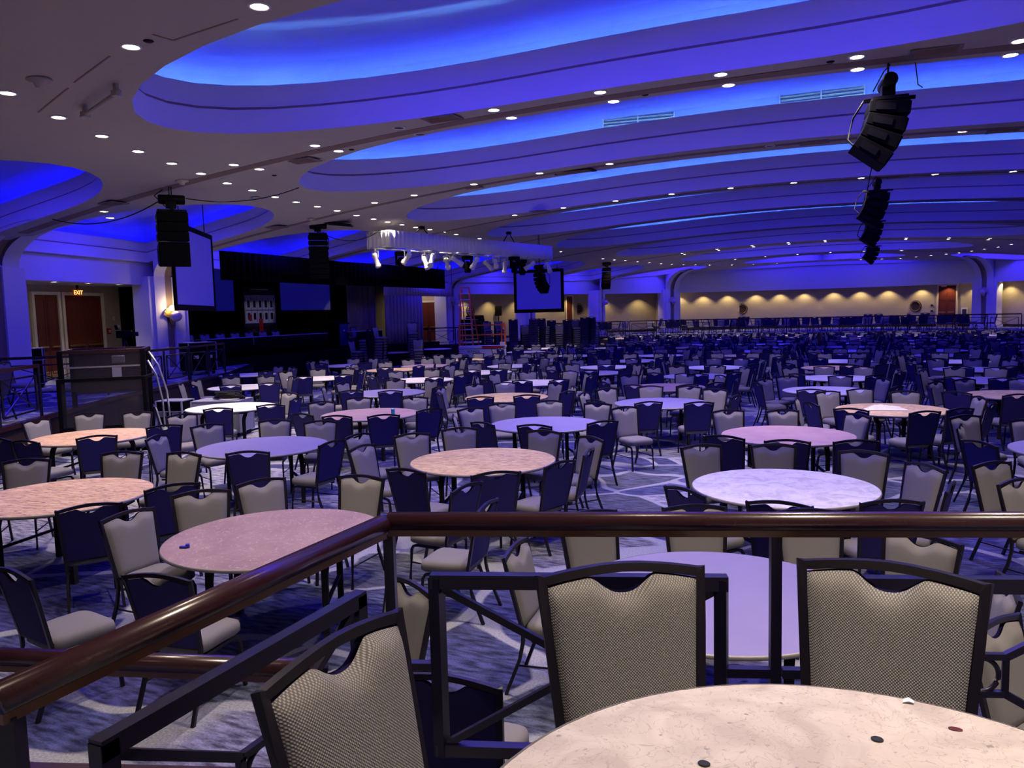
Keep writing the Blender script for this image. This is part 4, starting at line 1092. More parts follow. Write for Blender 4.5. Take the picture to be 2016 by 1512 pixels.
# ------------------------------------------------------------------ line arrays
def line_array(name, p, face, boxes, width, depth, label, curve=0.0, motor=True, ceil=True, tilt0=0.0):
    """p: top centre; face: plan direction of the grilles; boxes: list of heights; curve: tilt added per box"""
    rz = math.radians(face-90)
    t = empty('line_array_speaker', p, rz, label, 'speaker array', 'hanging speaker arrays')
    m = MB(); m.box((0, 0, -0.03), (width*0.94, depth*0.9, 0.05)); m.bar((0, -depth*0.62, 0.0), (0, depth*0.7, 0.0), 0.05, 0.05)
    m.build('rigging_frame', 'black_metal', t, 0.004)
    y, z, a = 0.0, -0.06, tilt0
    for i, h in enumerate(boxes):
        R_ = Matrix.Rotation(-a, 4, 'X'); c = Vector((0, y, z))+(R_ @ Vector((0, 0, -h/2)))
        m = MB(); hh = h*0.94
        # wedge shaped cabinet: front taller than rear
        vs = [(-width/2, -depth/2, -hh*0.40), (width/2, -depth/2, -hh*0.40), (width/2, depth/2, -hh/2), (-width/2, depth/2, -hh/2), (-width/2, -depth/2, hh*0.40), (width/2, -depth/2, hh*0.40), (width/2, depth/2, hh/2), (-width/2, depth/2, hh/2)]
        m.add([Matrix.Translation(c) @ R_ @ Vector(q) for q in vs], [(3, 2, 1, 0), (4, 5, 6, 7), (0, 1, 5, 4), (1, 2, 6, 5), (2, 3, 7, 6), (3, 0, 4, 7)])
        cab = m.build('cabinet', 'black_plastic', t, 0.008)
        m = MB(); m.box(c+(R_ @ Vector((0, depth/2+0.008, 0))), (width*0.94, 0.016, hh*0.9), M=R_); m.build('grille', 'dark_grille', cab)
        for s in (-1, 1):
            m = MB(); m.box(c+(R_ @ Vector((s*(width/2+0.006), -depth*0.1, 0))), (0.012, depth*0.5, hh*0.5), M=R_); m.build('side_plate', 'black_metal', cab)
        e = R_ @ Vector((0, 0, -h)); y += e.y; z += e.z; a += curve
    if motor:
        zc = S(p[0], p[1])-p[2] if ceil else 0.8
        m = MB(); m.lathe((-0.28, 0, 0.22), [(0, 0), (0.085, 0.0), (0.10, 0.03), (0.10, 0.48), (0.085, 0.52), (0, 0.52)], 16, M=Matrix.Rotation(PI/2, 3, 'Y')); m.box((0, 0, 0.15), (0.2, 0.17, 0.22)); m.build('hoist_motor', 'black_metal', t, 0.006)
        m = MB(); m.lathe((-0.275, 0, 0.22), [(0, 0), (0.085, 0.0), (0.085, 0.008), (0, 0.008)], 16, M=Matrix.Rotation(-PI/2, 3, 'Y')); m.build('motor_cap', 'silver', t)
        m = MB()
        for s in (-0.022, 0.022): m.tube([(s, 0, 0.28), (s, 0, max(zc, 0.34))], 0.010, 6)
        m.build('hoist_chain', 'black_metal', t)
        m = MB(); m.tube([(-0.15, -depth*0.55, 0.05), (-0.32, -depth*0.8, -0.15), (-0.3, -depth*0.95, -0.45), (-0.12, -depth*0.75, -0.62)], 0.014, 6); m.tube([(0.1, -depth*0.4, 0.1), (0.3, -depth*0.2, 0.3), (0.14, 0, 0.42)], 0.010, 6)
        m.build('signal_cable', 'cable', t)
    return t
line_array('a', (-13.25, 12.15, 4.75), -38, [0.2, 0.2, 0.2, 0.54], 0.60, 0.46, 'large flat-fronted black speaker column hanging in front of the left oblique screen')
line_array('b', (-15.1, 19.3, 4.98), -52, [0.16]*8, 0.56, 0.34, 'curved black speaker array hanging before the stage, below a dark ceiling plate', 0.075)
line_array('c', (0.22, 12.33, 5.26), 8, [0.19, 0.20, 0.20, 0.22], 0.55, 0.50, 'nearest and largest curved speaker array in the line down the hall', 0.17, tilt0=0.10)
line_array('d', (0.22, 25.2, 5.68), 8, [0.23]*4, 0.5, 0.6, 'second nearest curved speaker array in the line down the hall', 0.15, tilt0=0.1)
line_array('e', (0.20, 31.7, 5.42), 8, [0.2]*4, 0.5, 0.55, 'third curved speaker array in the line, partly hidden below the second', 0.17, tilt0=0.1)
line_array('f', (0.25, 46.4, 5.5), 8, [0.2]*4, 0.55, 0.6, 'farthest and smallest curved speaker array in the line down the hall', 0.2, tilt0=0.1)
p = at_v(1194, 527, 45.0); line_array('g', tuple(p), -60, [0.17]*7, 0.5, 0.36, 'small curved speaker array beside the far left column right of the frontal screen', 0.10)
p = at_v(1062, 536, 30.5); line_array('h', tuple(p), -105, [0.14]*6, 0.4, 0.34, 'curved black speaker array under the truss in front of the frontal screen', 0.22)

# ------------------------------------------------------------------ lighting truss with a white skirt
TA, TB = Vector((-13.75, 21.1)), Vector((-11.85, 30.4))
td = (TB-TA).normalized(); tn = Vector((-td.y, td.x)); zt0, zt1 = 4.60, 5.14
tr = empty('lighting_truss', (TA.x, TA.y, 0), 0, 'long hanging lighting truss wrapped in a white pleated skirt', 'truss')
inv = -Vector((TA.x, TA.y))
q = [TA, TB, TB+tn*1.0, TA+tn*1.0]
drape('skirt', [p+inv for p in (TA+tn*1.0, TA, TB)], zt0, zt1, 'white_skirt', 0.035, 0.19, parent=tr)
m = MB()
for off in (0.06, 0.94):
    for z in (zt0+0.04, zt1-0.04):
        a = TA+inv+tn*off; b = TB+inv+tn*off; m.tube([(a.x, a.y, z), (b.x, b.y, z)], 0.025, 8)
m.build('chord', 'silver', tr)
m = MB()
for i in range(13):
    a = TA+inv+td*((TB-TA).length*i/12); m.tube([(*(a+tn*0.06), zt0+0.04), (*(a+tn*0.94), zt0+0.04)], 0.014, 6); m.tube([(*(a+tn*0.06), zt1-0.04), (*(a+tn*0.94), zt1-0.04)], 0.014, 6)
m.build('lacing', 'silver', tr)
for s in (0.22, 0.75):
    m = MB(); c = TA+inv+td*((TB-TA).length*s)+tn*0.5; zc = S(TA.x+c.x, TA.y+c.y)
    for w in (-0.45, 0.45): m.tube([(*(c+td*w), zt1-0.03), (c.x, c.y, zc-0.02)], 0.018, 6)
    m.box((c.x, c.y, zc-0.05), (0.16, 0.16, 0.1)); m.build('bridle', 'black_metal', tr)
def profile_light(p, rz, pitch, label):
    t = empty('stage_light', p, rz, label, 'stage light', 'stage lights under the truss')
    Rm = Matrix.Rotation(pitch, 3, 'X')
    m = MB(); m.lathe((0, 0, -0.28), [(0.0, -0.16), (0.075, -0.16), (0.09, -0.10), (0.07, 0.02), (0.075, 0.06), (0.085, 0.24), (0.10, 0.25), (0.10, 0.33), (0.07, 0.33)], 14, M=Rm @ Matrix.Rotation(PI, 3, 'X')); m.build('lamp_housing', 'white_paint', t)
    m = MB(); m.rect([(-0.115, 0, -0.28), (-0.115, 0, -0.07), (0.115, 0, -0.07), (0.115, 0, -0.28)], 0.03, 0.008, up=(0, 1, 0)); m.box((0, 0, -0.03), (0.05, 0.05, 0.09)); m.build('yoke', 'white_paint', t)
def moving_head(p, rz, label):
    t = empty('stage_light', p, rz, label, 'stage light', 'stage lights under the truss')
    m = MB(); m.box((0, 0, -0.07), (0.36, 0.28, 0.14)); m.build('base', 'black_plastic', t, 0.01)
    m = MB()
    for s in (-1, 1): m.box((s*0.16, 0, -0.29), (0.05, 0.14, 0.34))
    m.build('yoke', 'black_plastic', t, 0.01)
    m = MB(); m.lathe((0, 0, -0.62), [(0, 0), (0.10, 0.0), (0.125, 0.06), (0.12, 0.34), (0.07, 0.42), (0, 0.43)], 16); m.build('head', 'black_plastic', t)
Lt = (TB-TA).length
for i in range(16):
    s = (i+0.5)/16; off = 0.06 if i % 2 else 0.94
    p = TA+td*(Lt*s)+tn*off
    ztl = zt0+0.02
    if i in (2, 8, 11, 14): moving_head((p.x, p.y, zt0), 0.4*i, 'black moving-head light under the white truss, %s of four from the near end' % ORD[(2, 8, 11, 14).index(i)])
    else: profile_light((p.x, p.y, ztl), 1.1*i, 0.5+0.5*((i*3) % 4)/3, 'white spotlight hanging under the white-skirted truss, %s from the near end' % ORD[i])
# hanging cables across the left ceiling
def cable(pts, r, label):
    m = MB(); m.tube(pts, r, 6); o = m.build('cable', 'cable'); tag(o, label, 'cable'); return o
def sag(a, b, d, n=14):
    a = Vector(a); b = Vector(b); return [a.lerp(b, i/n)-Vector((0, 0, d*4*(i/n)*(1-i/n))) for i in range(n+1)]
cable(sag((-13.25, 12.1, 5.06), (-11.9, 14.6, S(-11.9, 14.6)-0.03), 0.22), 0.012, 'black cable sagging from the left speaker column to the cove on its right')
cable(sag((-13.25, 12.1, 5.06), (-16.6, 11.9, S(-16.6, 11.9)-0.03), 0.3), 0.012, 'black cable sagging from the left speaker column toward the bracket column')
cable(sag((-15.0, 19.3, 5.0), (-14.0, 21.05, 5.16), 0.3), 0.012, 'black cable sagging from the stage speaker array to the white truss')
cable(sag((0.56, 12.45, S(0.56, 12.45)-0.01), (0.60, 12.5, 5.45), 0.0, 2)+[Vector((0.66, 12.5, 5.40))], 0.008, 'thin black cable loop beside the nearest hanging array')
cable([Vector((0.05, 12.6, 4.5)), Vector((-0.02, 13.6, 4.2)), Vector((-0.03, 18.0, 4.6)), Vector((0.0, 24.9, 5.5))], 0.008, 'thin cable drooping from the nearest array to the second one')
m = MB(); m.box((0, 0, -0.02), (0.9, 0.55, 0.04)); o = m.build('ceiling_plate', 'black_metal'); o.location = (-14.6, 19.6, S(-14.6, 19.6)-0.03); o.rotation_euler = (0, 0.10, 0.5); tag(o, 'dark flat plate on the ceiling over the curved stage array', 'plate')

l = lamp('backstage_lamp', 'SPOT', (-23.3, 37.0, 4.4), 60, (1.0, 0.78, 0.55), spot_size=math.radians(130), spot_blend=0.7, shadow_soft_size=0.1)
l.rotation_euler = (math.radians(35), 0, 0)

def aim(o, tgt):
    o.rotation_euler = (Vector(tgt)-o.location).to_track_quat('-Z', 'Y').to_euler()
aim(lamp('stage_fill', 'SPOT', (-13.2, 28.6, 4.1), 1100, (1.0, 0.80, 0.85), spot_size=math.radians(42), spot_blend=0.8, shadow_soft_size=0.08), (-21.3, 34.6, 3.2))  # added fill to brighten the curtains; the truss lights themselves are off
aim(lamp('stage_fill', 'SPOT', (-13.9, 24.0, 4.1), 380, (0.6, 0.55, 1.0), spot_size=math.radians(11), spot_blend=0.5, shadow_soft_size=0.08), (-26.3, 28.75, 2.9))  # added bluish fill for the banner, belongs to no truss fixture
# ------------------------------------------------------------------ doors, signs and wall things
def text(body, size, loc, rot, m_, parent=None, name='lettering', ext=0.002, align='CENTER'):
    c = bpy.data.curves.new(name, 'FONT'); c.body = body; c.size = size; c.extrude = ext; c.align_x = align; c.align_y = 'CENTER'
    o = bpy.data.objects.new(name, c); COL.objects.link(o); o.location = loc; o.rotation_euler = rot; c.materials.append(MAT[m_])
    dg = bpy.context.evaluated_depsgraph_get(); me = bpy.data.meshes.new_from_object(o.evaluated_get(dg)); bpy.data.objects.remove(o)
    o = bpy.data.objects.new(name, me); COL.objects.link(o); o.location = loc; o.rotation_euler = rot
    if parent: o.parent = parent
    return o
DN = [0]
def double_door(A, B, z1, n, top_light=False, panels=1, handles=True):
    """A, B: plan ends of the frame, facing to the right of A->B"""
    A = Vector(A); B = Vector(B); d = B-A; L = d.length; rz = math.atan2(d.y, d.x)
    t = empty('door_%d' % n, ((A.x+B.x)/2, (A.y+B.y)/2, TZ), rz); struct(t)
    h = z1-TZ; f = 0.10
    m = MB(); m.box((-L/2+f/2, -0.03, h/2), (f, 0.1, h)); m.box((L/2-f/2, -0.03, h/2), (f, 0.1, h)); m.box((0, -0.03, h-f/2), (L-2*f, 0.1, f)); m.build('door_frame', 'door_trim', t, 0.005)
    w = (L-2*f)/2
    for s in (-1, 1):
        m = MB(); m.box((s*w/2, -0.01, (h-f)/2), (w-0.012, 0.045, h-f-0.01))
        for k in range(panels):
            ph = (h-f-0.3-0.1*(panels-1))*(0.66 if (panels == 2 and k == 0) else (0.34 if panels == 2 else 1.0)); zc = 0.15+ph/2+(0 if k == 0 else (h-f-0.4)*0.66+0.1)
            for a, b, cc in ((w*0.72, 0.03, 1), (w*0.72, 0.03, -1)): m.box((s*w/2, -0.037, zc+cc*ph/2), (a, 0.012, b))
            for cc in (-1, 1): m.box((s*w/2+cc*w*0.35, -0.037, zc), (0.03, 0.012, ph))
        leaf = m.build('door_leaf', 'door_wood', t, 0.003)
        if handles:
            m = MB(); m.bar((s*0.08, -0.09, 0.98), (s*(w-0.08), -0.09, 0.98), 0.05, 0.05); m.build('push_bar', 'brass', leaf, 0.006)
        m = MB(); m.box((s*w/2, -0.035, 0.12), (w*0.9, 0.008, 0.2)); m.build('kick_plate', 'brass', leaf)
    return t
RB0, RB1 = Vector(REAR_B[0]), Vector(REAR_B[1])
def onrear(px, py, A=RB0, B=RB1, off=0.03):
    p = hit(px, py, A, B); d = (Vector(B)-Vector(A)).normalized(); n = Vector((d.y, -d.x))
    return Vector((p.x+n.x*off, p.y+n.y*off, p.z))
za = onrear(155, 576).z
double_door(onrear(58, 600).xy, onrear(115, 600).xy, za, 1)
double_door(onrear(118, 600).xy, onrear(200, 600).xy, za, 2)
rzB = math.atan2((RB1-RB0).y, (RB1-RB0).x)
p = onrear(127, 551, off=0.45); p.z = 3.43; t = empty('exit_sign', p, rzB, 'lit red and orange EXIT sign above the left double doors', 'sign')
m = MB(); m.box((0, 0, 0), (0.36, 0.06, 0.20)); m.build('sign_box', 'exit_red', t, 0.006)
text('EXIT', 0.185, (0, -0.034, -0.004), (PI/2, 0, 0), 'exit_letters', t)
m = MB(); m.box((0, 0.0, 0.2), (0.05, 0.05, 0.2)); m.build('bracket', 'black_metal', t)
p = onrear(213, 652, off=0.03); t = empty('fire_alarm', p, rzB, 'small red fire alarm box on the wall right of the left doors', 'fire alarm')
m = MB(); m.box((0, 0, 0), (0.14, 0.06, 0.2)); m.build('box', 'red', t, 0.006); m = MB(); m.box((0, -0.035, 0), (0.07, 0.01, 0.09)); m.build('lever', 'white_paint', t)
p = onrear(223, 627, off=0.02); m = MB(); m.box((0, 0, 0), (0.09, 0.02, 0.14)); o = m.build('light_switch', 'white_paint', bevel=0.003); o.location = p; o.rotation_euler = (0, 0, rzB); tag(o, 'small white switch plate above the red fire alarm', 'switch')
drape('side_curtain', [onrear(262, 640, off=0.25).xy, onrear(274, 640, off=0.5).xy], TZ, 3.55, 'taupe_drape', 0.04, 0.2, 'narrow dark curtain hanging at the right end of the left door recess', 'curtain')
# sconces on columns: fan shaped back plate with a globe
def sconce(col, z, label, lit=False):
    c = col.matrix_basis if hasattr(col, 'matrix_basis') else None
    p = Vector(col.location); a = col.rotation_euler.z
    t = empty('wall_sconce', (p.x+math.cos(a)*0.01, p.y+math.sin(a)*0.01, z), a+PI/2, label, 'wall lamp', 'fan-shaped wall lamps on the columns')
    m = MB()
    for i in range(9):
        th = PI*(0.12+0.76*i/8); m.bar((0.02*math.cos(th), -0.03, 0.0), (0.36*math.cos(th), -0.05, 0.36*math.sin(th)), 0.075, 0.02, up=(0, 1, 0))
    m.lathe((0, -0.03, 0.0), [(0, -0.22), (0.04, -0.2), (0.10, -0.04), (0.09, 0.04), (0, 0.05)], 12); m.build('fan_plate', 'globe_off' if not lit else 'brass', t)
    m = MB(); m.lathe((0.0, -0.22, 0.05), [(0, -0.17)]+[(0.17*math.sin(PI*i/10), -0.17*math.cos(PI*i/10)) for i in range(1, 10)]+[(0, 0.17)], 18); m.build('globe', 'globe_off', t)
    if lit:
        m = MB(); m.lathe((-0.05, -0.12, 0.32), [(0, -0.09)]+[(0.09*math.sin(PI*i/8), -0.09*math.cos(PI*i/8)) for i in range(1, 8)]+[(0, 0.09)], 14); m.build('lit_bulb', 'globe_lit', t)
        l = lamp('sconce_lamp', 'POINT', (-0.05, -0.18, 0.34), 22, (1.0, 0.72, 0.32), shadow_soft_size=0.09); l.parent = t
sconce(COLS[2], 2.55, 'glowing yellow wall lamp on the column left of the oblique screen', True)
sconce(COLS[5], 3.1, 'unlit fan-shaped wall lamp on the column left of the orange ladder')
sconce(COLS[7], 2.95, 'pinkish wall lamp on the column right of the frontal screen')
sconce(COLS[8], 2.95, 'unlit wall lamp on the column at the left end of the yellow back wall')
sconce(COLS[-8], 2.95, 'unlit wall lamp on the column near the right side of the photo')
def medallion(px, py, run, label):
    best = None
    for a, b in zip(run, run[1:]):
        p = hit(px, py, a, b); A, B = Vector(a), Vector(b); s = (p.xy-A).dot(B-A)/(B-A).length_squared
        if 0 <= s <= 1 and p.y > 0: best = (p, A, B)
    if not best: return
    p, A, B = best; rz = math.atan2((B-A).y, (B-A).x); n = Vector(((B-A).y, -(B-A).x)).normalized()
    t = empty('wall_medallion', (p.x+n.x*0.01, p.y+n.y*0.01, p.z), rz, label, 'wall medallion', 'round dark medallions on the far walls')
    m = MB(); m.lathe((0, 0, 0), [(0.0, 0.03), (0.30, 0.045), (0.36, 0.06), (0.40, 0.03), (0.41, 0.0)], 28, M=Matrix.Rotation(PI/2, 3, 'X')); m.build('disc', 'terrace_face', t)
    m = MB(); m.tube([(0.33*math.cos(2*PI*i/28), -0.06, 0.33*math.sin(2*PI*i/28)) for i in range(28)], 0.02, 6, closed=True); m.build('rim', 'brass', t)
    return best
medallion(1461, 608, REAR_K, 'dark round medallion on the yellow back wall, left of two')
medallion(1803, 603, REAR_K, 'dark round medallion on the back wall beside the tall red door')
medallion(1139, 608, REAR_S, 'dark round medallion on the far left wall beside the frontal screen')
medallion(926, 612, REAR_S, 'dark round medallion on the far left wall behind the orange ladder')
def run_hit(px, py, run, off=0.03):
    for a, b in zip(run, run[1:]):
        p = hit(px, py, a, b); A, B = Vector(a), Vector(b); s = (p.xy-A).dot(B-A)/(B-A).length_squared
        n = Vector(((B-A).y, -(B-A).x)).normalized()
        if -0.02 <= s <= 1.02 and p.y > 0: return Vector((p.x+n.x*off, p.y+n.y*off, p.z)), math.atan2((B-A).y, (B-A).x)
    return None, 0
a, rz = run_hit(1845, 600, REAR_K); b, _ = run_hit(1886, 600, REAR_K)
if a and b: double_door(a.xy, b.xy, HZ+0.02, 3, panels=2)
a, rz = run_hit(893, 600, REAR_S); b, _ = run_hit(908, 600, REAR_S)
if a and b: double_door(a.xy, b.xy, TZ+2.25, 4, handles=False)
a, rz = run_hit(1112, 600, REAR_S); b, _ = run_hit(1127, 600, REAR_S)
if a and b: double_door(a.xy, b.xy, HZ, 5, panels=2, handles=False)
a, b = at_v(828, 620, 38.7), at_v(862, 620, 38.7)
double_door(a.xy, b.xy, at_v(845, 592, 38.7).z, 6)
a, rz = run_hit(1899, 615, REAR_K)
if a:
    t = empty('wall_niche_sign', a, rz, 'small white framed dark notice low on the wall right of the tall red door', 'sign')
    m = MB(); m.box((0, 0, 0), (0.4, 0.03, 0.62)); m.build('frame', 'white_paint', t, 0.004); m = MB(); m.box((0, -0.02, -0.03), (0.26, 0.01, 0.5)); m.build('panel', 'ink', t)
for py, lab in ((601, 'upper of two small dark plates left of the tall red door'), (612, 'lower of two small dark plates left of the tall red door')):
    a, rz = run_hit(1835, py, REAR_K)
    if a: m = MB(); m.box((0, 0, 0), (0.16, 0.03, 0.12)); o = m.build('wall_plate', 'terrace_face', bevel=0.003); o.location = a; o.rotation_euler = (0, 0, rz); tag(o, lab, 'wall plate')
a, rz = run_hit(1861, 561, REAR_K, 0.2)
if a:
    t = empty('exit_sign', (a.x, a.y, HZ-0.06), rz, 'small pale exit light over the tall red back door', 'sign'); m = MB(); m.box((0, 0, 0), (0.34, 0.06, 0.18)); m.build('sign_box', 'white_paint', t, 0.005)
    text('EXIT', 0.14, (0, -0.034, 0), (PI/2, 0, 0), 'exit_red', t)

# ------------------------------------------------------------------ wheelchair lift beside the terrace
FL, FR = Vector((-13.5, 9.5)), Vector((-12.45, 10.55))
ld = (FR-FL).normalized(); ln = Vector((-ld.y, ld.x)); rzl = math.atan2(ld.y, ld.x); LW = (FR-FL).length
wl = empty('wheelchair_lift', (FL.x, FL.y, 0), rzl, 'dark framed wheelchair lift with glass panels at the edge of the left terrace', 'lift')
for x in (0.04, LW-0.04):
    for y in (0.0, 1.25):
        m = MB(); m.bar((x, y+0.28, 0), (x, y+0.28, 1.93), 0.09); m.build('mast', 'black_metal', wl, 0.006)
m = MB()
for y in (0.28, 1.53): m.bar((0, y, 1.91), (LW, y, 1.91), 0.06, 0.07)
for x in (0.04, LW-0.04): m.bar((x, 0.28, 1.91), (x, 1.53, 1.91), 0.06, 0.07)
m.build('top_rail', 'mahogany', wl, 0.006)
m = MB(); m.bar((0.1, 0.28, 1.62), (LW-0.1, 0.28, 1.62), 0.03); m.build('mid_rail', 'silver', wl)
m = MB(); m.box((LW/2, 0.28, 1.53), (LW-0.2, 0.012, 0.72)); m.build('upper_glass', 'lift_glass', wl)
m = MB(); m.box((LW/2, 0.03, 0.94), (LW-0.12, 0.012, 0.86)); m.build('gate_glass', 'lift_glass', wl)
m = MB()
for x in (0.03, LW-0.03): m.bar((x, 0.03, 0), (x, 0.03, 1.42), 0.07)
m.bar((0, 0.03, 1.40), (LW, 0.03, 1.40), 0.06, 0.06); m.bar((0, 0.03, 0.50), (LW, 0.03, 0.50), 0.05); m.bar((LW-0.03, 0.03, 1.40), (LW+0.12, 0.30, 1.43), 0.05); m.build('gate_frame', 'black_metal', wl, 0.005)
m = MB(); m.box((LW/2, 0.8, 0.06), (LW, 1.5, 0.12)); m.box((LW/2, 0.05, 0.26), (LW, 0.06, 0.4)); m.build('platform', 'black_plastic', wl)
m = MB(); m.box((LW/2, 1.5, 1.45), (LW-0.1, 0.02, 0.85)); m.build('rear_panel', 'terrace_face', wl)
m = MB(); m.box((0.98, 0.265, 1.50), (0.16, 0.006, 0.20)); m.build('notice', 'case_grey', wl)
m = MB(); m.box((0.99, 0.5, 1.74), (0.22, 0.08, 0.14)); m.build('control_box', 'silver', wl, 0.006)
m = MB(); m.tube([(LW+0.06, 0.3, 1.88), (LW+0.22, 0.3, 1.6), (LW+0.34, 0.3, 1.1), (LW+0.40, 0.3, 0.0)], 0.02, 8); m.tube([(LW+0.02, 0.5, 1.7), (LW+0.16, 0.5, 1.4), (LW+0.24, 0.5, 0.9), (LW+0.26, 0.5, 0.0)], 0.02, 8); m.build('grab_bar', 'silver', wl)
# railings of the left terrace
def terrace_rail(pts, z0, label, h=0.96, xs=True, slope=None, end=True):
    root = empty('terrace_railing', (0, 0, 0), 0, label, 'railing', 'railings of the far terraces')
    P = [Vector(p) for p in pts]
    zz = [z0+h]*len(P) if slope is None else [z0+h+s for s in slope]
    m = MB(); m.rect([(p.x, p.y, z-0.03) for p, z in zip(P, zz)], 0.06, 0.06); m.build('handrail', 'mahogany', root)
    for i, (a, b) in enumerate(zip(P, P[1:])):
        za, zb = zz[i]-h, zz[i+1]-h; L = (b-a).length; k = max(1, round(L/1.5))
        for j in range(k):
            s0, s1 = j/k, (j+1)/k; p, q = a.lerp(b, s0), a.lerp(b, s1); zp, zq = za+(zb-za)*s0, za+(zb-za)*s1
            m = MB(); m.bar((p.x, p.y, zp), (p.x, p.y, zp+h-0.05), 0.04); m.build('post', 'rail_steel', root)
            d = (q-p).normalized()*0.14; m = MB(); p2, q2 = p+d, q-d
            A_, B_, C_, D_ = (*p2, zp+0.14), (*q2, zq+0.14), (*q2, zq+h-0.2), (*p2, zp+h-0.2)
            for x, y in ((A_, B_), (B_, C_), (C_, D_), (D_, A_)): m.bar(x, y, 0.03)
            if xs: m.bar(A_, C_, 0.018); m.bar(B_, D_, 0.018)
            m.build('panel', 'rail_steel', root)
    m = MB(); m.bar((P[-1].x, P[-1].y, zz[-1]-h), (P[-1].x, P[-1].y, zz[-1]-0.05), 0.04); m.build('post', 'rail_steel', root)
    return root
terrace_rail([(-9.2, 4.1), (-12.05, 6.75), (-13.75, 9.35)], TZ, 'dark terrace railing with crossed bars left of the wheelchair lift')
terrace_rail([(-17.6, 11.1), (-16.1, 12.6), (-17.5, 16.3)], TZ, 'terrace railing behind the wheelchair lift below the left doors')
terrace_rail([(-17.55, 16.4), (-18.7, 18.9)], TZ, 'terrace railing with crossed panel beside the column left of the stage')
for pts, lab in (([(-17.95, 45.5), (-14.4, 49.7)], 'far dark railing below the pinkish wall lamp'), ([(-14.1, 49.7), (-9, 50.75), (-3, 51.1)], 'far dark railing under the yellow back wall, left part'), ([(-2.8, 51.1), (3, 50.75), (7.6, 49.7)], 'far dark railing under the yellow back wall, right part'), ([(-22.0, 37.3), (-20.05, 40.0)], 'dark railing left of the orange ladder')):
    terrace_rail(pts, TZ, lab)
# ------------------------------------------------------------------ orange step ladder
p = at_z(919, 707, 0.0); d = math.atan2(-p.y, -p.x)
lad = empty('step_ladder', (p.x, p.y, 0), d+PI/2, 'tall orange step ladder with pale treads standing left of the white scissor lift', 'ladder')
LH = 3.85
def lp(s, side, y0, y1, w0, w1): return (side*(w0+(w1-w0)*s), y0+(y1-y0)*s, LH*s)
for side in (-1, 1):
    m = MB(); m.bar(lp(0, side, -0.80, -0.06, 0.40, 0.22), lp(1, side, -0.80, -0.06, 0.40, 0.22), 0.05, 0.085); m.build('front_rail', 'orange', lad, 0.004)
    m = MB(); m.bar((side*0.40+0.42, 0.82, 0), (side*0.20+0.04, 0.08, LH-0.1), 0.045, 0.06); m.build('rear_rail', 'orange', lad, 0.004)
    m = MB(); m.bar((side*0.40, -0.80, 0), (side*0.398, -0.79, 0.09), 0.07, 0.10); m.build('foot', 'under_dark', lad)
for i in range(11):
    s = (i+1)/12; w = 0.40-0.18*s; m = MB(); m.box((0, -0.80+0.74*s, LH*s), (2*w, 0.11, 0.03)); m.build('tread', 'ladder_step', lad, 0.003)
for i in range(6):
    s = (i+1)/7; cx = 0.42+(0.04-0.42)*s; w = 0.40-0.2*s; m = MB(); m.box((cx, 0.82-0.74*s, (LH-0.1)*s), (2*w, 0.03, 0.03)); m.build('rear_bar', 'silver', lad)
m = MB(); m.box((0, 0.0, LH+0.02), (0.52, 0.28, 0.06)); m.build('top_cap', 'orange', lad, 0.01)
# ------------------------------------------------------------------ scissor lift
a, b = at_z(906, 712, 0.0), at_z(994, 710, 0.0)
rz = math.atan2((b-a).y, (b-a).x)
sl = empty('scissor_lift', ((a.x+b.x)/2, (a.y+b.y)/2, 0), rz, 'white scissor lift with orange guard rails beside the orange ladder', 'lift')
m = MB(); m.box((0, 0.38, 0.42), (2.4, 0.76, 0.42)); m.box((0, 0.38, 0.72), (2.45, 0.78, 0.14)); m.box((1.05, -0.02, 0.86), (0.26, 0.1, 0.22)); m.build('body', 'white_paint', sl, 0.02)
m = MB(); m.box((0.55, -0.028, 0.72), (1.1, 0.01, 0.13)); m.build('red_stripe', 'red', sl)
text('SKYJACK', 0.17, (-0.45, -0.006, 0.50), (PI/2, 0, 0), 'ink', sl)
for sx in (-0.85, 0.85):
    for sy in (0.06, 0.70):
        m = MB(); m.lathe((sx, sy-0.06, 0.19), [(0, 0), (0.19, 0.0), (0.19, 0.12), (0, 0.12)], 18, M=Matrix.Rotation(-PI/2, 3, 'X')); m.build('wheel', 'under_dark', sl)
m = MB()
for y in (0.04, 0.72):
    for z in (1.35, 1.85): m.bar((-1.2, y, z), (1.2, y, z), 0.05)
for x in (-1.18, 1.18):
    for z in (1.35, 1.85): m.bar((x, 0.04, z), (x, 0.72, z), 0.045)
    for y in (0.04, 0.72): m.bar((x, y, 0.78), (x, y, 1.87), 0.05)
m.bar((1.02, 0.04, 0.78), (1.02, 0.04, 1.86), 0.05); m.bar((-1.0, 0.04, 0.78), (-1.0, 0.04, 1.86), 0.05)
m.build('guard_rails', 'orange', sl)
m = MB(); m.box((1.12, 0.0, 1.84), (0.16, 0.2, 0.22)); m.build('control_box', 'orange', sl, 0.01)
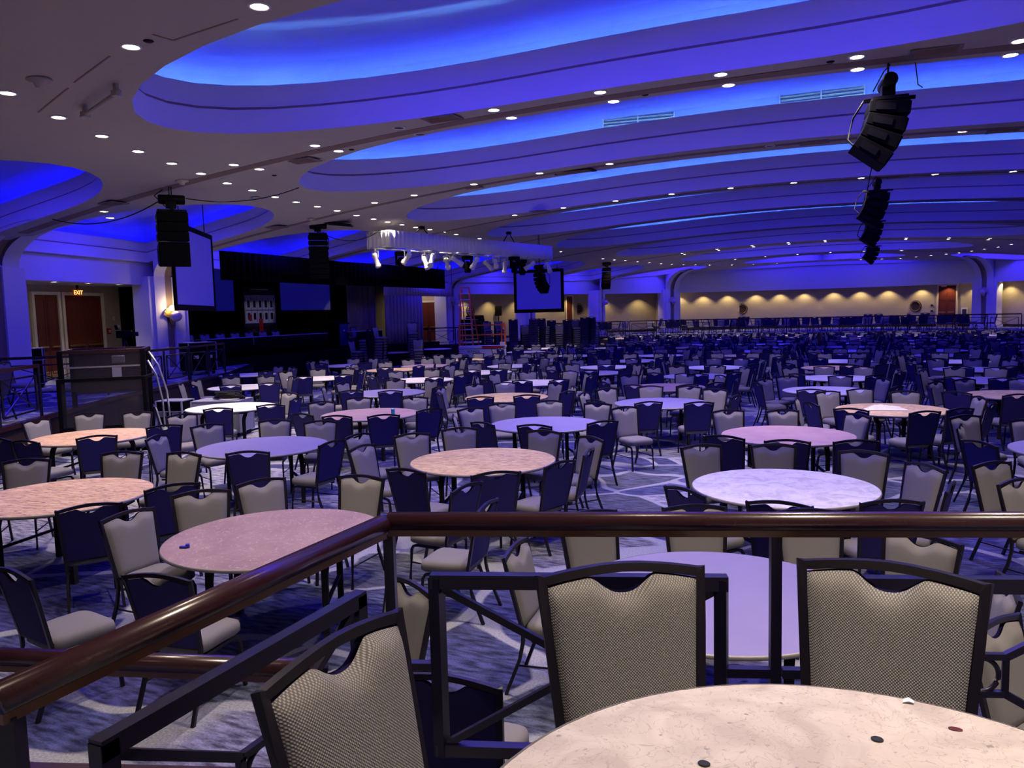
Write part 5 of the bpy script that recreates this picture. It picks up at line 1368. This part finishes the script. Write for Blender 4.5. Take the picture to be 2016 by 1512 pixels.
# ------------------------------------------------------------------ cases and speakers near the stage
def case(p, rz, size, label, z=0.0, m_='black_plastic'):
    t = empty('flight_case', (p[0], p[1], z), rz, label, 'case', 'road cases near the stage'); x, y, h = size
    m = MB(); m.box((0, 0, h/2+0.10), (x, y, h)); m.build('body', m_, t, 0.006)
    m = MB()
    for zz in (0.11, h*0.78, h+0.095): m.box((0, 0, zz), (x+0.014, y+0.014, 0.022))
    for sx in (-1, 1):
        for sy in (-1, 1): m.box((sx*x/2, sy*y/2, h/2+0.10), (0.03, 0.03, h+0.01))
    m.build('edge_trim', 'case_grey', t)
    for sx in (-1, 1):
        for sy in (-1, 1):
            m = MB(); m.lathe((sx*(x/2-0.08), sy*(y/2-0.08)-0.02, 0.05), [(0, 0), (0.05, 0), (0.05, 0.04), (0, 0.04)], 12, M=Matrix.Rotation(-PI/2, 3, 'X')); m.build('caster', 'under_dark', t)
    m = MB()
    for sx in (-1, 1): m.box((sx*x*0.25, -y/2-0.012, h*0.5+0.1), (0.16, 0.02, 0.1))
    m.build('latch', 'silver', t)
    return t
pa = at_z(872, 700, 0.0)
case(pa, 0.45, (1.7, 0.7, 0.72), 'wide black road case standing left of the orange ladder, lower one')
case(pa, 0.45, (1.7, 0.62, 0.55), 'black road case stacked on the wide case left of the ladder', 0.83)
case((pa.x-0.1, pa.y+0.05), 0.45, (1.15, 0.6, 0.42), 'smaller black case topmost on the stack left of the ladder', 1.49)
case((-22.6, 42.2), 0.5, (1.5, 0.9, 1.25), 'large black covered case on the far terrace behind the scissor lift', TZ)
case((-12.45, 12.45), 0.35, (1.02, 0.72, 0.66), 'grey metal-edged flight case with coiled cable, behind the cream table', 0.0, 'case_grey')
m = MB(); pts = []
for i in range(90):
    a = i*0.42; r = 0.22+0.05*math.sin(i*0.9); pts.append((-12.3+r*1.35*math.cos(a), 12.5+r*math.sin(a), 0.785+0.0016*i))
m.tube(pts, 0.013, 6); tag(m.build('cable_coil', 'cable'), 'black cable coiled on the grey flight case', 'cable')
case((-14.0, 12.6), 0.3, (0.6, 0.5, 0.6), 'small dark case between the wheelchair lift and the grey flight case')
def stand_speaker(p, z, rz, label, hgt=1.5):
    t = empty('stand_speaker', (p[0], p[1], z), rz, label, 'speaker', 'speakers on stands'); m = MB(); m.box((0, 0, hgt+0.32), (0.40, 0.36, 0.64)); m.build('cabinet', 'black_plastic', t, 0.01)
    m = MB(); m.box((0, -0.186, hgt+0.32), (0.36, 0.012, 0.6)); m.build('grille', 'dark_grille', t)
    m = MB(); m.tube([(0, 0, 0.25), (0, 0, hgt+0.02)], 0.02, 8); m.build('pole', 'black_metal', t)
    for k in range(3):
        a = k*2*PI/3; m = MB(); m.tube([(0, 0, 0.55), (0.4*math.cos(a), 0.4*math.sin(a), 0.012)], 0.013, 6); m.build('leg', 'black_metal', t)
stand_speaker((-21.9, 46.2), TZ, 0.3, 'black loudspeaker on a stand before the left wall, left of the frontal screen')
t = empty('covered_console', (-22.3, 43.6, TZ), 0.4, 'bulky black covered console on the far terrace, behind the orange guard rails', 'equipment')
m = MB(); m.box((0, 0, 0.6), (1.7, 0.8, 1.2)); m.build('cover', 'black_plastic', t, 0.06); m = MB(); m.box((0.0, 0, 1.38), (1.2, 0.5, 0.4), taper=0.9); m.build('hood', 'black_plastic', t, 0.05)
m = MB(); m.box((0.1, -0.26, 1.3), (0.2, 0.01, 0.03)); m.build('badge', 'silver', t)
for px, top, lab, tp in (((773, 694), 'top_tan', 'tan round table alone before the stage, left of the taupe chair stack', 0), ((856, 687), 'top_pale', 'pale round table before the stage, right of the taupe chair stack', 0)):
    q = at_z(px[0], px[1], 0.75)
    round_table(q.x, q.y, 0, top, lab, 'round banquet tables on the hall floor', 0.3, detail=False)
# chair stacks near the stage and the ladder, dark far terraces
def stack(px, v, deg, n, z0=0.0, off=0.0):
    q = at_v(px, 650, v); r = math.radians(deg)
    for k in range(n): add_low(mass, q.x+0.012*k*math.cos(r), q.y+0.012*k*math.sin(r), z0+0.118*k, deg)
for px, py, deg, n in ((722, 28.6, 175, 9), (745, 28.6, 5, 10), (812, 31.0, -52, 11), (822, 29.6, -60, 5), (699, 28.2, 0, 5)): stack(px, py, deg, n)
for px, py, deg, n in ((960, 39.0, -50, 10), (984, 39.3, -40, 10), (1010, 39.0, 120, 11), (1034, 39.4, -60, 8), (1052, 39.0, 100, 11), (1070, 39.6, 80, 11), (1086, 40.4, 110, 10), (1101, 40.0, -70, 8), (1118, 40.8, 100, 10), (1134, 41.0, -60, 10), (1152, 41.2, 100, 11), (1168, 41.4, 80, 11)): stack(px, py, deg, n)
r2 = random.Random(11)
for A, B, n in (((-17.2, 47.6), (-14.6, 50.6), 8), ((-13.4, 51.3), (-3.4, 52.2), 22), ((-3.0, 52.2), (6.6, 51.4), 20), ((-12.6, 53.6), (6.0, 53.6), 30)):
    for i in range(n):
        s = (i+0.5)/n; u, v = A[0]+(B[0]-A[0])*s, A[1]+(B[1]-A[1])*s
        for k in range(1 if r2.random() < 0.85 else 2): add_low(mass, u, v+r2.uniform(-0.3, 0.3), TZ+0.118*k, r2.choice([80, 95, 100, 270, 180, 10])+r2.uniform(-15, 15))
for u, v, deg in ((-15.6, 9.5, 40), (-15.9, 10.4, 30), (-14.8, 7.2, 20), (-13.2, 5.4, 45), (-12.6, 4.6, 50), (-16.9, 12.9, -60), (-14.0, 8.6, 200)):
    chair(u, v, TZ, deg, 'dark banquet chair on the left terrace behind the railing', 'chairs on the left terrace', 0)
# video camera and dark equipment on the left terrace
q = at_v(247, 690, 15.6); t = empty('video_camera', (q.x, 15.6, TZ), -0.9, 'black video camera on a tripod below the red fire alarm', 'camera'); t.scale = (0.8, 0.8, 0.8)
m = MB(); m.box((0, 0, 1.68), (0.22, 0.5, 0.26)); m.build('body', 'black_plastic', t, 0.02); m = MB(); m.box((0.05, -0.2, 1.93), (0.34, 0.1, 0.16), M=Matrix.Rotation(0.3, 4, 'X')); m.build('monitor', 'black_plastic', t, 0.01)
m = MB(); m.lathe((0, 0.25, 1.68), [(0.07, 0), (0.08, 0.2), (0, 0.2)], 14, M=Matrix.Rotation(-PI/2, 3, 'X')); m.build('lens_barrel', 'black_metal', t)
for k in range(3):
    a = k*2*PI/3; m = MB(); m.tube([(0, 0, 1.55), (0.45*math.cos(a), 0.45*math.sin(a), 0.012)], 0.022, 6); m.build('tripod_leg', 'black_metal', t)
case((-20.2, 16.3), 1.1, (1.2, 0.7, 0.75), 'dark case on the left terrace to the right of the video camera', TZ)
case((-20.6, 13.4), 0.9, (1.3, 0.6, 0.95), 'dark case on the left terrace in front of the left double doors', TZ)
case((-19.1, 18.2), 1.3, (0.9, 0.6, 0.9), 'dark speaker case at the foot of the column left of the stage', TZ)
# ------------------------------------------------------------------ little things on tables
q = at_z(774, 818, 0.752); t = empty('drink_can', (q.x, q.y, 0.751), 0, 'blue drink can standing on the mauve brown table', 'can')
m = MB(); m.lathe((0, 0, 0), [(0, 0), (0.026, 0.0), (0.033, 0.010), (0.033, 0.105), (0.028, 0.120), (0.027, 0.118), (0, 0.117)], 20); m.build('body', 'cyan_can', t); m = MB(); m.lathe((0, 0, 0.1175), [(0, 0), (0.026, 0), (0.026, 0.003), (0, 0.003)], 16); m.build('lid', 'silver', t)
q = at_z(1745, 807, 0.75); m = MB(); P = []; rr = random.Random(3)
for i in range(15):
    row = []
    for j in range(11):
        x = (i/14-0.5)*0.62; y = (j/10-0.5)*0.26*(1.1-0.5*i/14); e = min(1, 4*min(i/14, 1-i/14)+0.02)*min(1, 4*min(j/10, 1-j/10)+0.02)
        row.append((x+rr.uniform(-0.012, 0.012), y+rr.uniform(-0.012, 0.012), 0.004+e*(0.02+0.05*(1-i/14)+rr.uniform(0, 0.03))))
    P.append(row)
m.grid(P); o = m.build('napkin', 'napkin'); o.location = (q.x, q.y, 0.752); o.rotation_euler = (0, 0, 0.15); tag(o, 'crumpled white napkin lying on the tan table at the right', 'napkin')
q = at_z(361, 1079, 0.752); m = MB(); m.box((0, 0, 0.008), (0.055, 0.022, 0.016), 0.3); m.box((0.02, 0.022, 0.014), (0.03, 0.03, 0.028), 0.8); o = m.build('plastic_scrap', 'blue_plastic', bevel=0.003); o.location = (q.x, q.y, 0.752); tag(o, 'small bright blue plastic scrap on the scratched brown table', 'scrap')
q = at_z(770, 760, 0.752)
for k, (px, py) in enumerate(((664, 743), (757, 692))):
    q = at_z(px, py, 0.752); m = MB(); m.lathe((0, 0, 0), [(0, 0), (0.06, 0.0), (0.09, 0.03), (0, 0.05)], 10); o = m.build('paper_wad', 'napkin'); o.location = (q.x, q.y, 0.752); tag(o, 'white paper wad on a table before the stage, %s' % ('nearer one' if k == 0 else 'on the lone tan table'), 'paper')

# ------------------------------------------------------------------ ceiling things
def vent(u, v, rz, w, d, label, dark=False):
    z = S(u, v)-0.006; t = empty('ceiling_vent', (u, v, z), rz, label, 'ceiling vent', 'square air vents in the ceiling ribs')
    m = MB(); m.box((0, 0, -0.008), (w, d, 0.016)); m.build('frame', 'vent_grey' if not dark else 'black_metal', t)
    m = MB()
    for i in range(6): m.box((0, (i-2.5)*d*0.13, -0.02), (w*0.82, d*0.03, 0.012))
    m.build('louvres', 'groove', t)
def ceil_pt(px, py):
    d = ray(px, py); t = 10.0
    for _ in range(200): p = d*t; t = 0.5*t+0.5*(S(p.x, p.y)-CAMZ)/d.z
    return d*t
for (px, py, w, d_, lab, dk) in ((1843, 98, 0.62, 0.34, 'dark rectangular vent on the nearest full rib at the right', False), (870, 232, 0.62, 0.4, 'dark rectangular vent on the nearest full rib left of its middle', False),
        (596, 315, 0.62, 0.45, 'square vent on the ceiling beside the tip of the second cove', False), (215, 400, 0.7, 0.45, 'square vent on the bracket rib left of the big speaker column', False), (1128, 337, 1.1, 0.45, 'black rectangular opening on the second rib', True),
        (930, 368, 0.5, 0.35, 'vent on the second rib near its left end', False), (1603, 279, 0.6, 0.35, 'vent on the second rib in its middle', False), (1975, 256, 0.6, 0.35, 'vent on the second rib at the right side', False), (538, 447, 0.7, 0.5, 'square vent before the stage left of the curved array', False), (1062, 415, 0.6, 0.4, 'vent on the third rib near its left end', False), (1768, 347, 0.6, 0.35, 'vent on the third rib right of the hanging arrays', False)):
    q = ceil_pt(px, py); vent(q.x, q.y, 0.0, w, d_, lab, dk)
def detector(px, py, r, label):
    q = ceil_pt(px, py); m = MB(); m.lathe((0, 0, 0), [(0, -0.09*r/0.13), (r*0.35, -0.085*r/0.13), (r*0.55, -0.03), (r, -0.02), (r, 0.0)], 20); o = m.build('smoke_detector', 'ceiling_paint'); o.location = (q.x, q.y, S(q.x, q.y)-0.003); tag(o, label, 'smoke detector')
detector(77, 155, 0.14, 'round smoke detector on the ceiling at the upper left'); detector(358, 355, 0.13, 'pale smoke detector on the rib above the big speaker column'); detector(503, 388, 0.12, 'pale smoke detector among the curved row of downlights'); detector(612, 430, 0.11, 'small detector on the ceiling left of the curved stage array')
for px, py, lab in ((292, 80, 'small dark speaker disc on the ceiling at the upper left'), (540, 345, 'small dark disc on the ceiling between downlights'), (692, 294, 'small dark disc near the tip of the second cove'), (1270, 186, 'small dark disc on the nearest full rib, middle'), (1635, 121, 'small dark disc on the nearest rib left of the nearest array')):
    q = ceil_pt(px, py); m = MB(); m.lathe((0, 0, 0), [(0, -0.016), (0.035, -0.015), (0.055, -0.004), (0.055, 0.0)], 16); o = m.build('ceiling_disc', 'black_metal'); o.location = (q.x, q.y, S(q.x, q.y)-0.003); tag(o, lab, 'ceiling fitting')
a, b = ceil_pt(160, 212), ceil_pt(234, 160)
a.z = S(a.x, a.y); b.z = S(b.x, b.y)
t = empty('ceiling_bar', (0, 0, 0), 0, 'short pale pipe hung on two brackets from the upper left ceiling', 'pipe')
m = MB(); m.tube([a-Vector((0, 0, 0.12)), b-Vector((0, 0, 0.12))], 0.028, 10); m.build('pipe', 'ceiling_paint', t)
for p_ in (a.lerp(b, 0.1), a.lerp(b, 0.92)):
    m = MB(); m.box((p_.x, p_.y, p_.z-0.05), (0.05, 0.05, 0.13)); m.box((p_.x, p_.y, p_.z-0.12), (0.09, 0.09, 0.07)); m.build('bracket', 'ceiling_paint', t)
for i, (x0, y0, x1, y1) in enumerate(((75, 221, 134, 173), (146, 162, 216, 110), (300, 67, 341, 79), (341, 79, 468, 37), (1316, 171, 1640, 125), (1320, 175, 1150, 195))):
    p_, q = ceil_pt(x0, y0), ceil_pt(x1, y1); m = MB(); m.bar((p_.x, p_.y, S(p_.x, p_.y)-0.003), (q.x, q.y, S(q.x, q.y)-0.003), 0.022, 0.006); struct(m.build('trim_%d' % (40+i), 'slot'))
def grille(px0, py0, px1, py1, v, label):
    a, b = at_v(px0, py0, v), at_v(px1, py1, v); t = empty('vault_grille', (a.x, v, a.z), 0, label, 'air grille', 'long air grilles inside the coves'); L = b.x-a.x; dz = b.z-a.z
    m = MB()
    for k in range(4): m.bar((0, 0, k*0.07), (L, 0, dz+k*0.07), 0.04, 0.03)
    m.build('bars', 'vent_grey', t); m = MB()
    for s in (0.0, 0.5, 1.0): m.bar((L*s, -0.02, dz*s-0.02), (L*s, -0.02, dz*s+0.26), 0.03)
    m.build('posts', 'white_paint', t)
grille(1188, 255, 1328, 243, 18.32, 'long air grille standing on the lip of the second cove'); grille(1535, 212, 1702, 192, 18.32, 'long air grille on the second cove lip, left of the nearest array')
o = mass.build('banquet_chairs_beyond', ['seat_fabric', 'back_vinyl', 'frame_bronze', 'seat_top']); o['kind'] = 'stuff'
tag(o, 'mass of dark and taupe banquet chairs filling the far part of the hall', 'chairs')
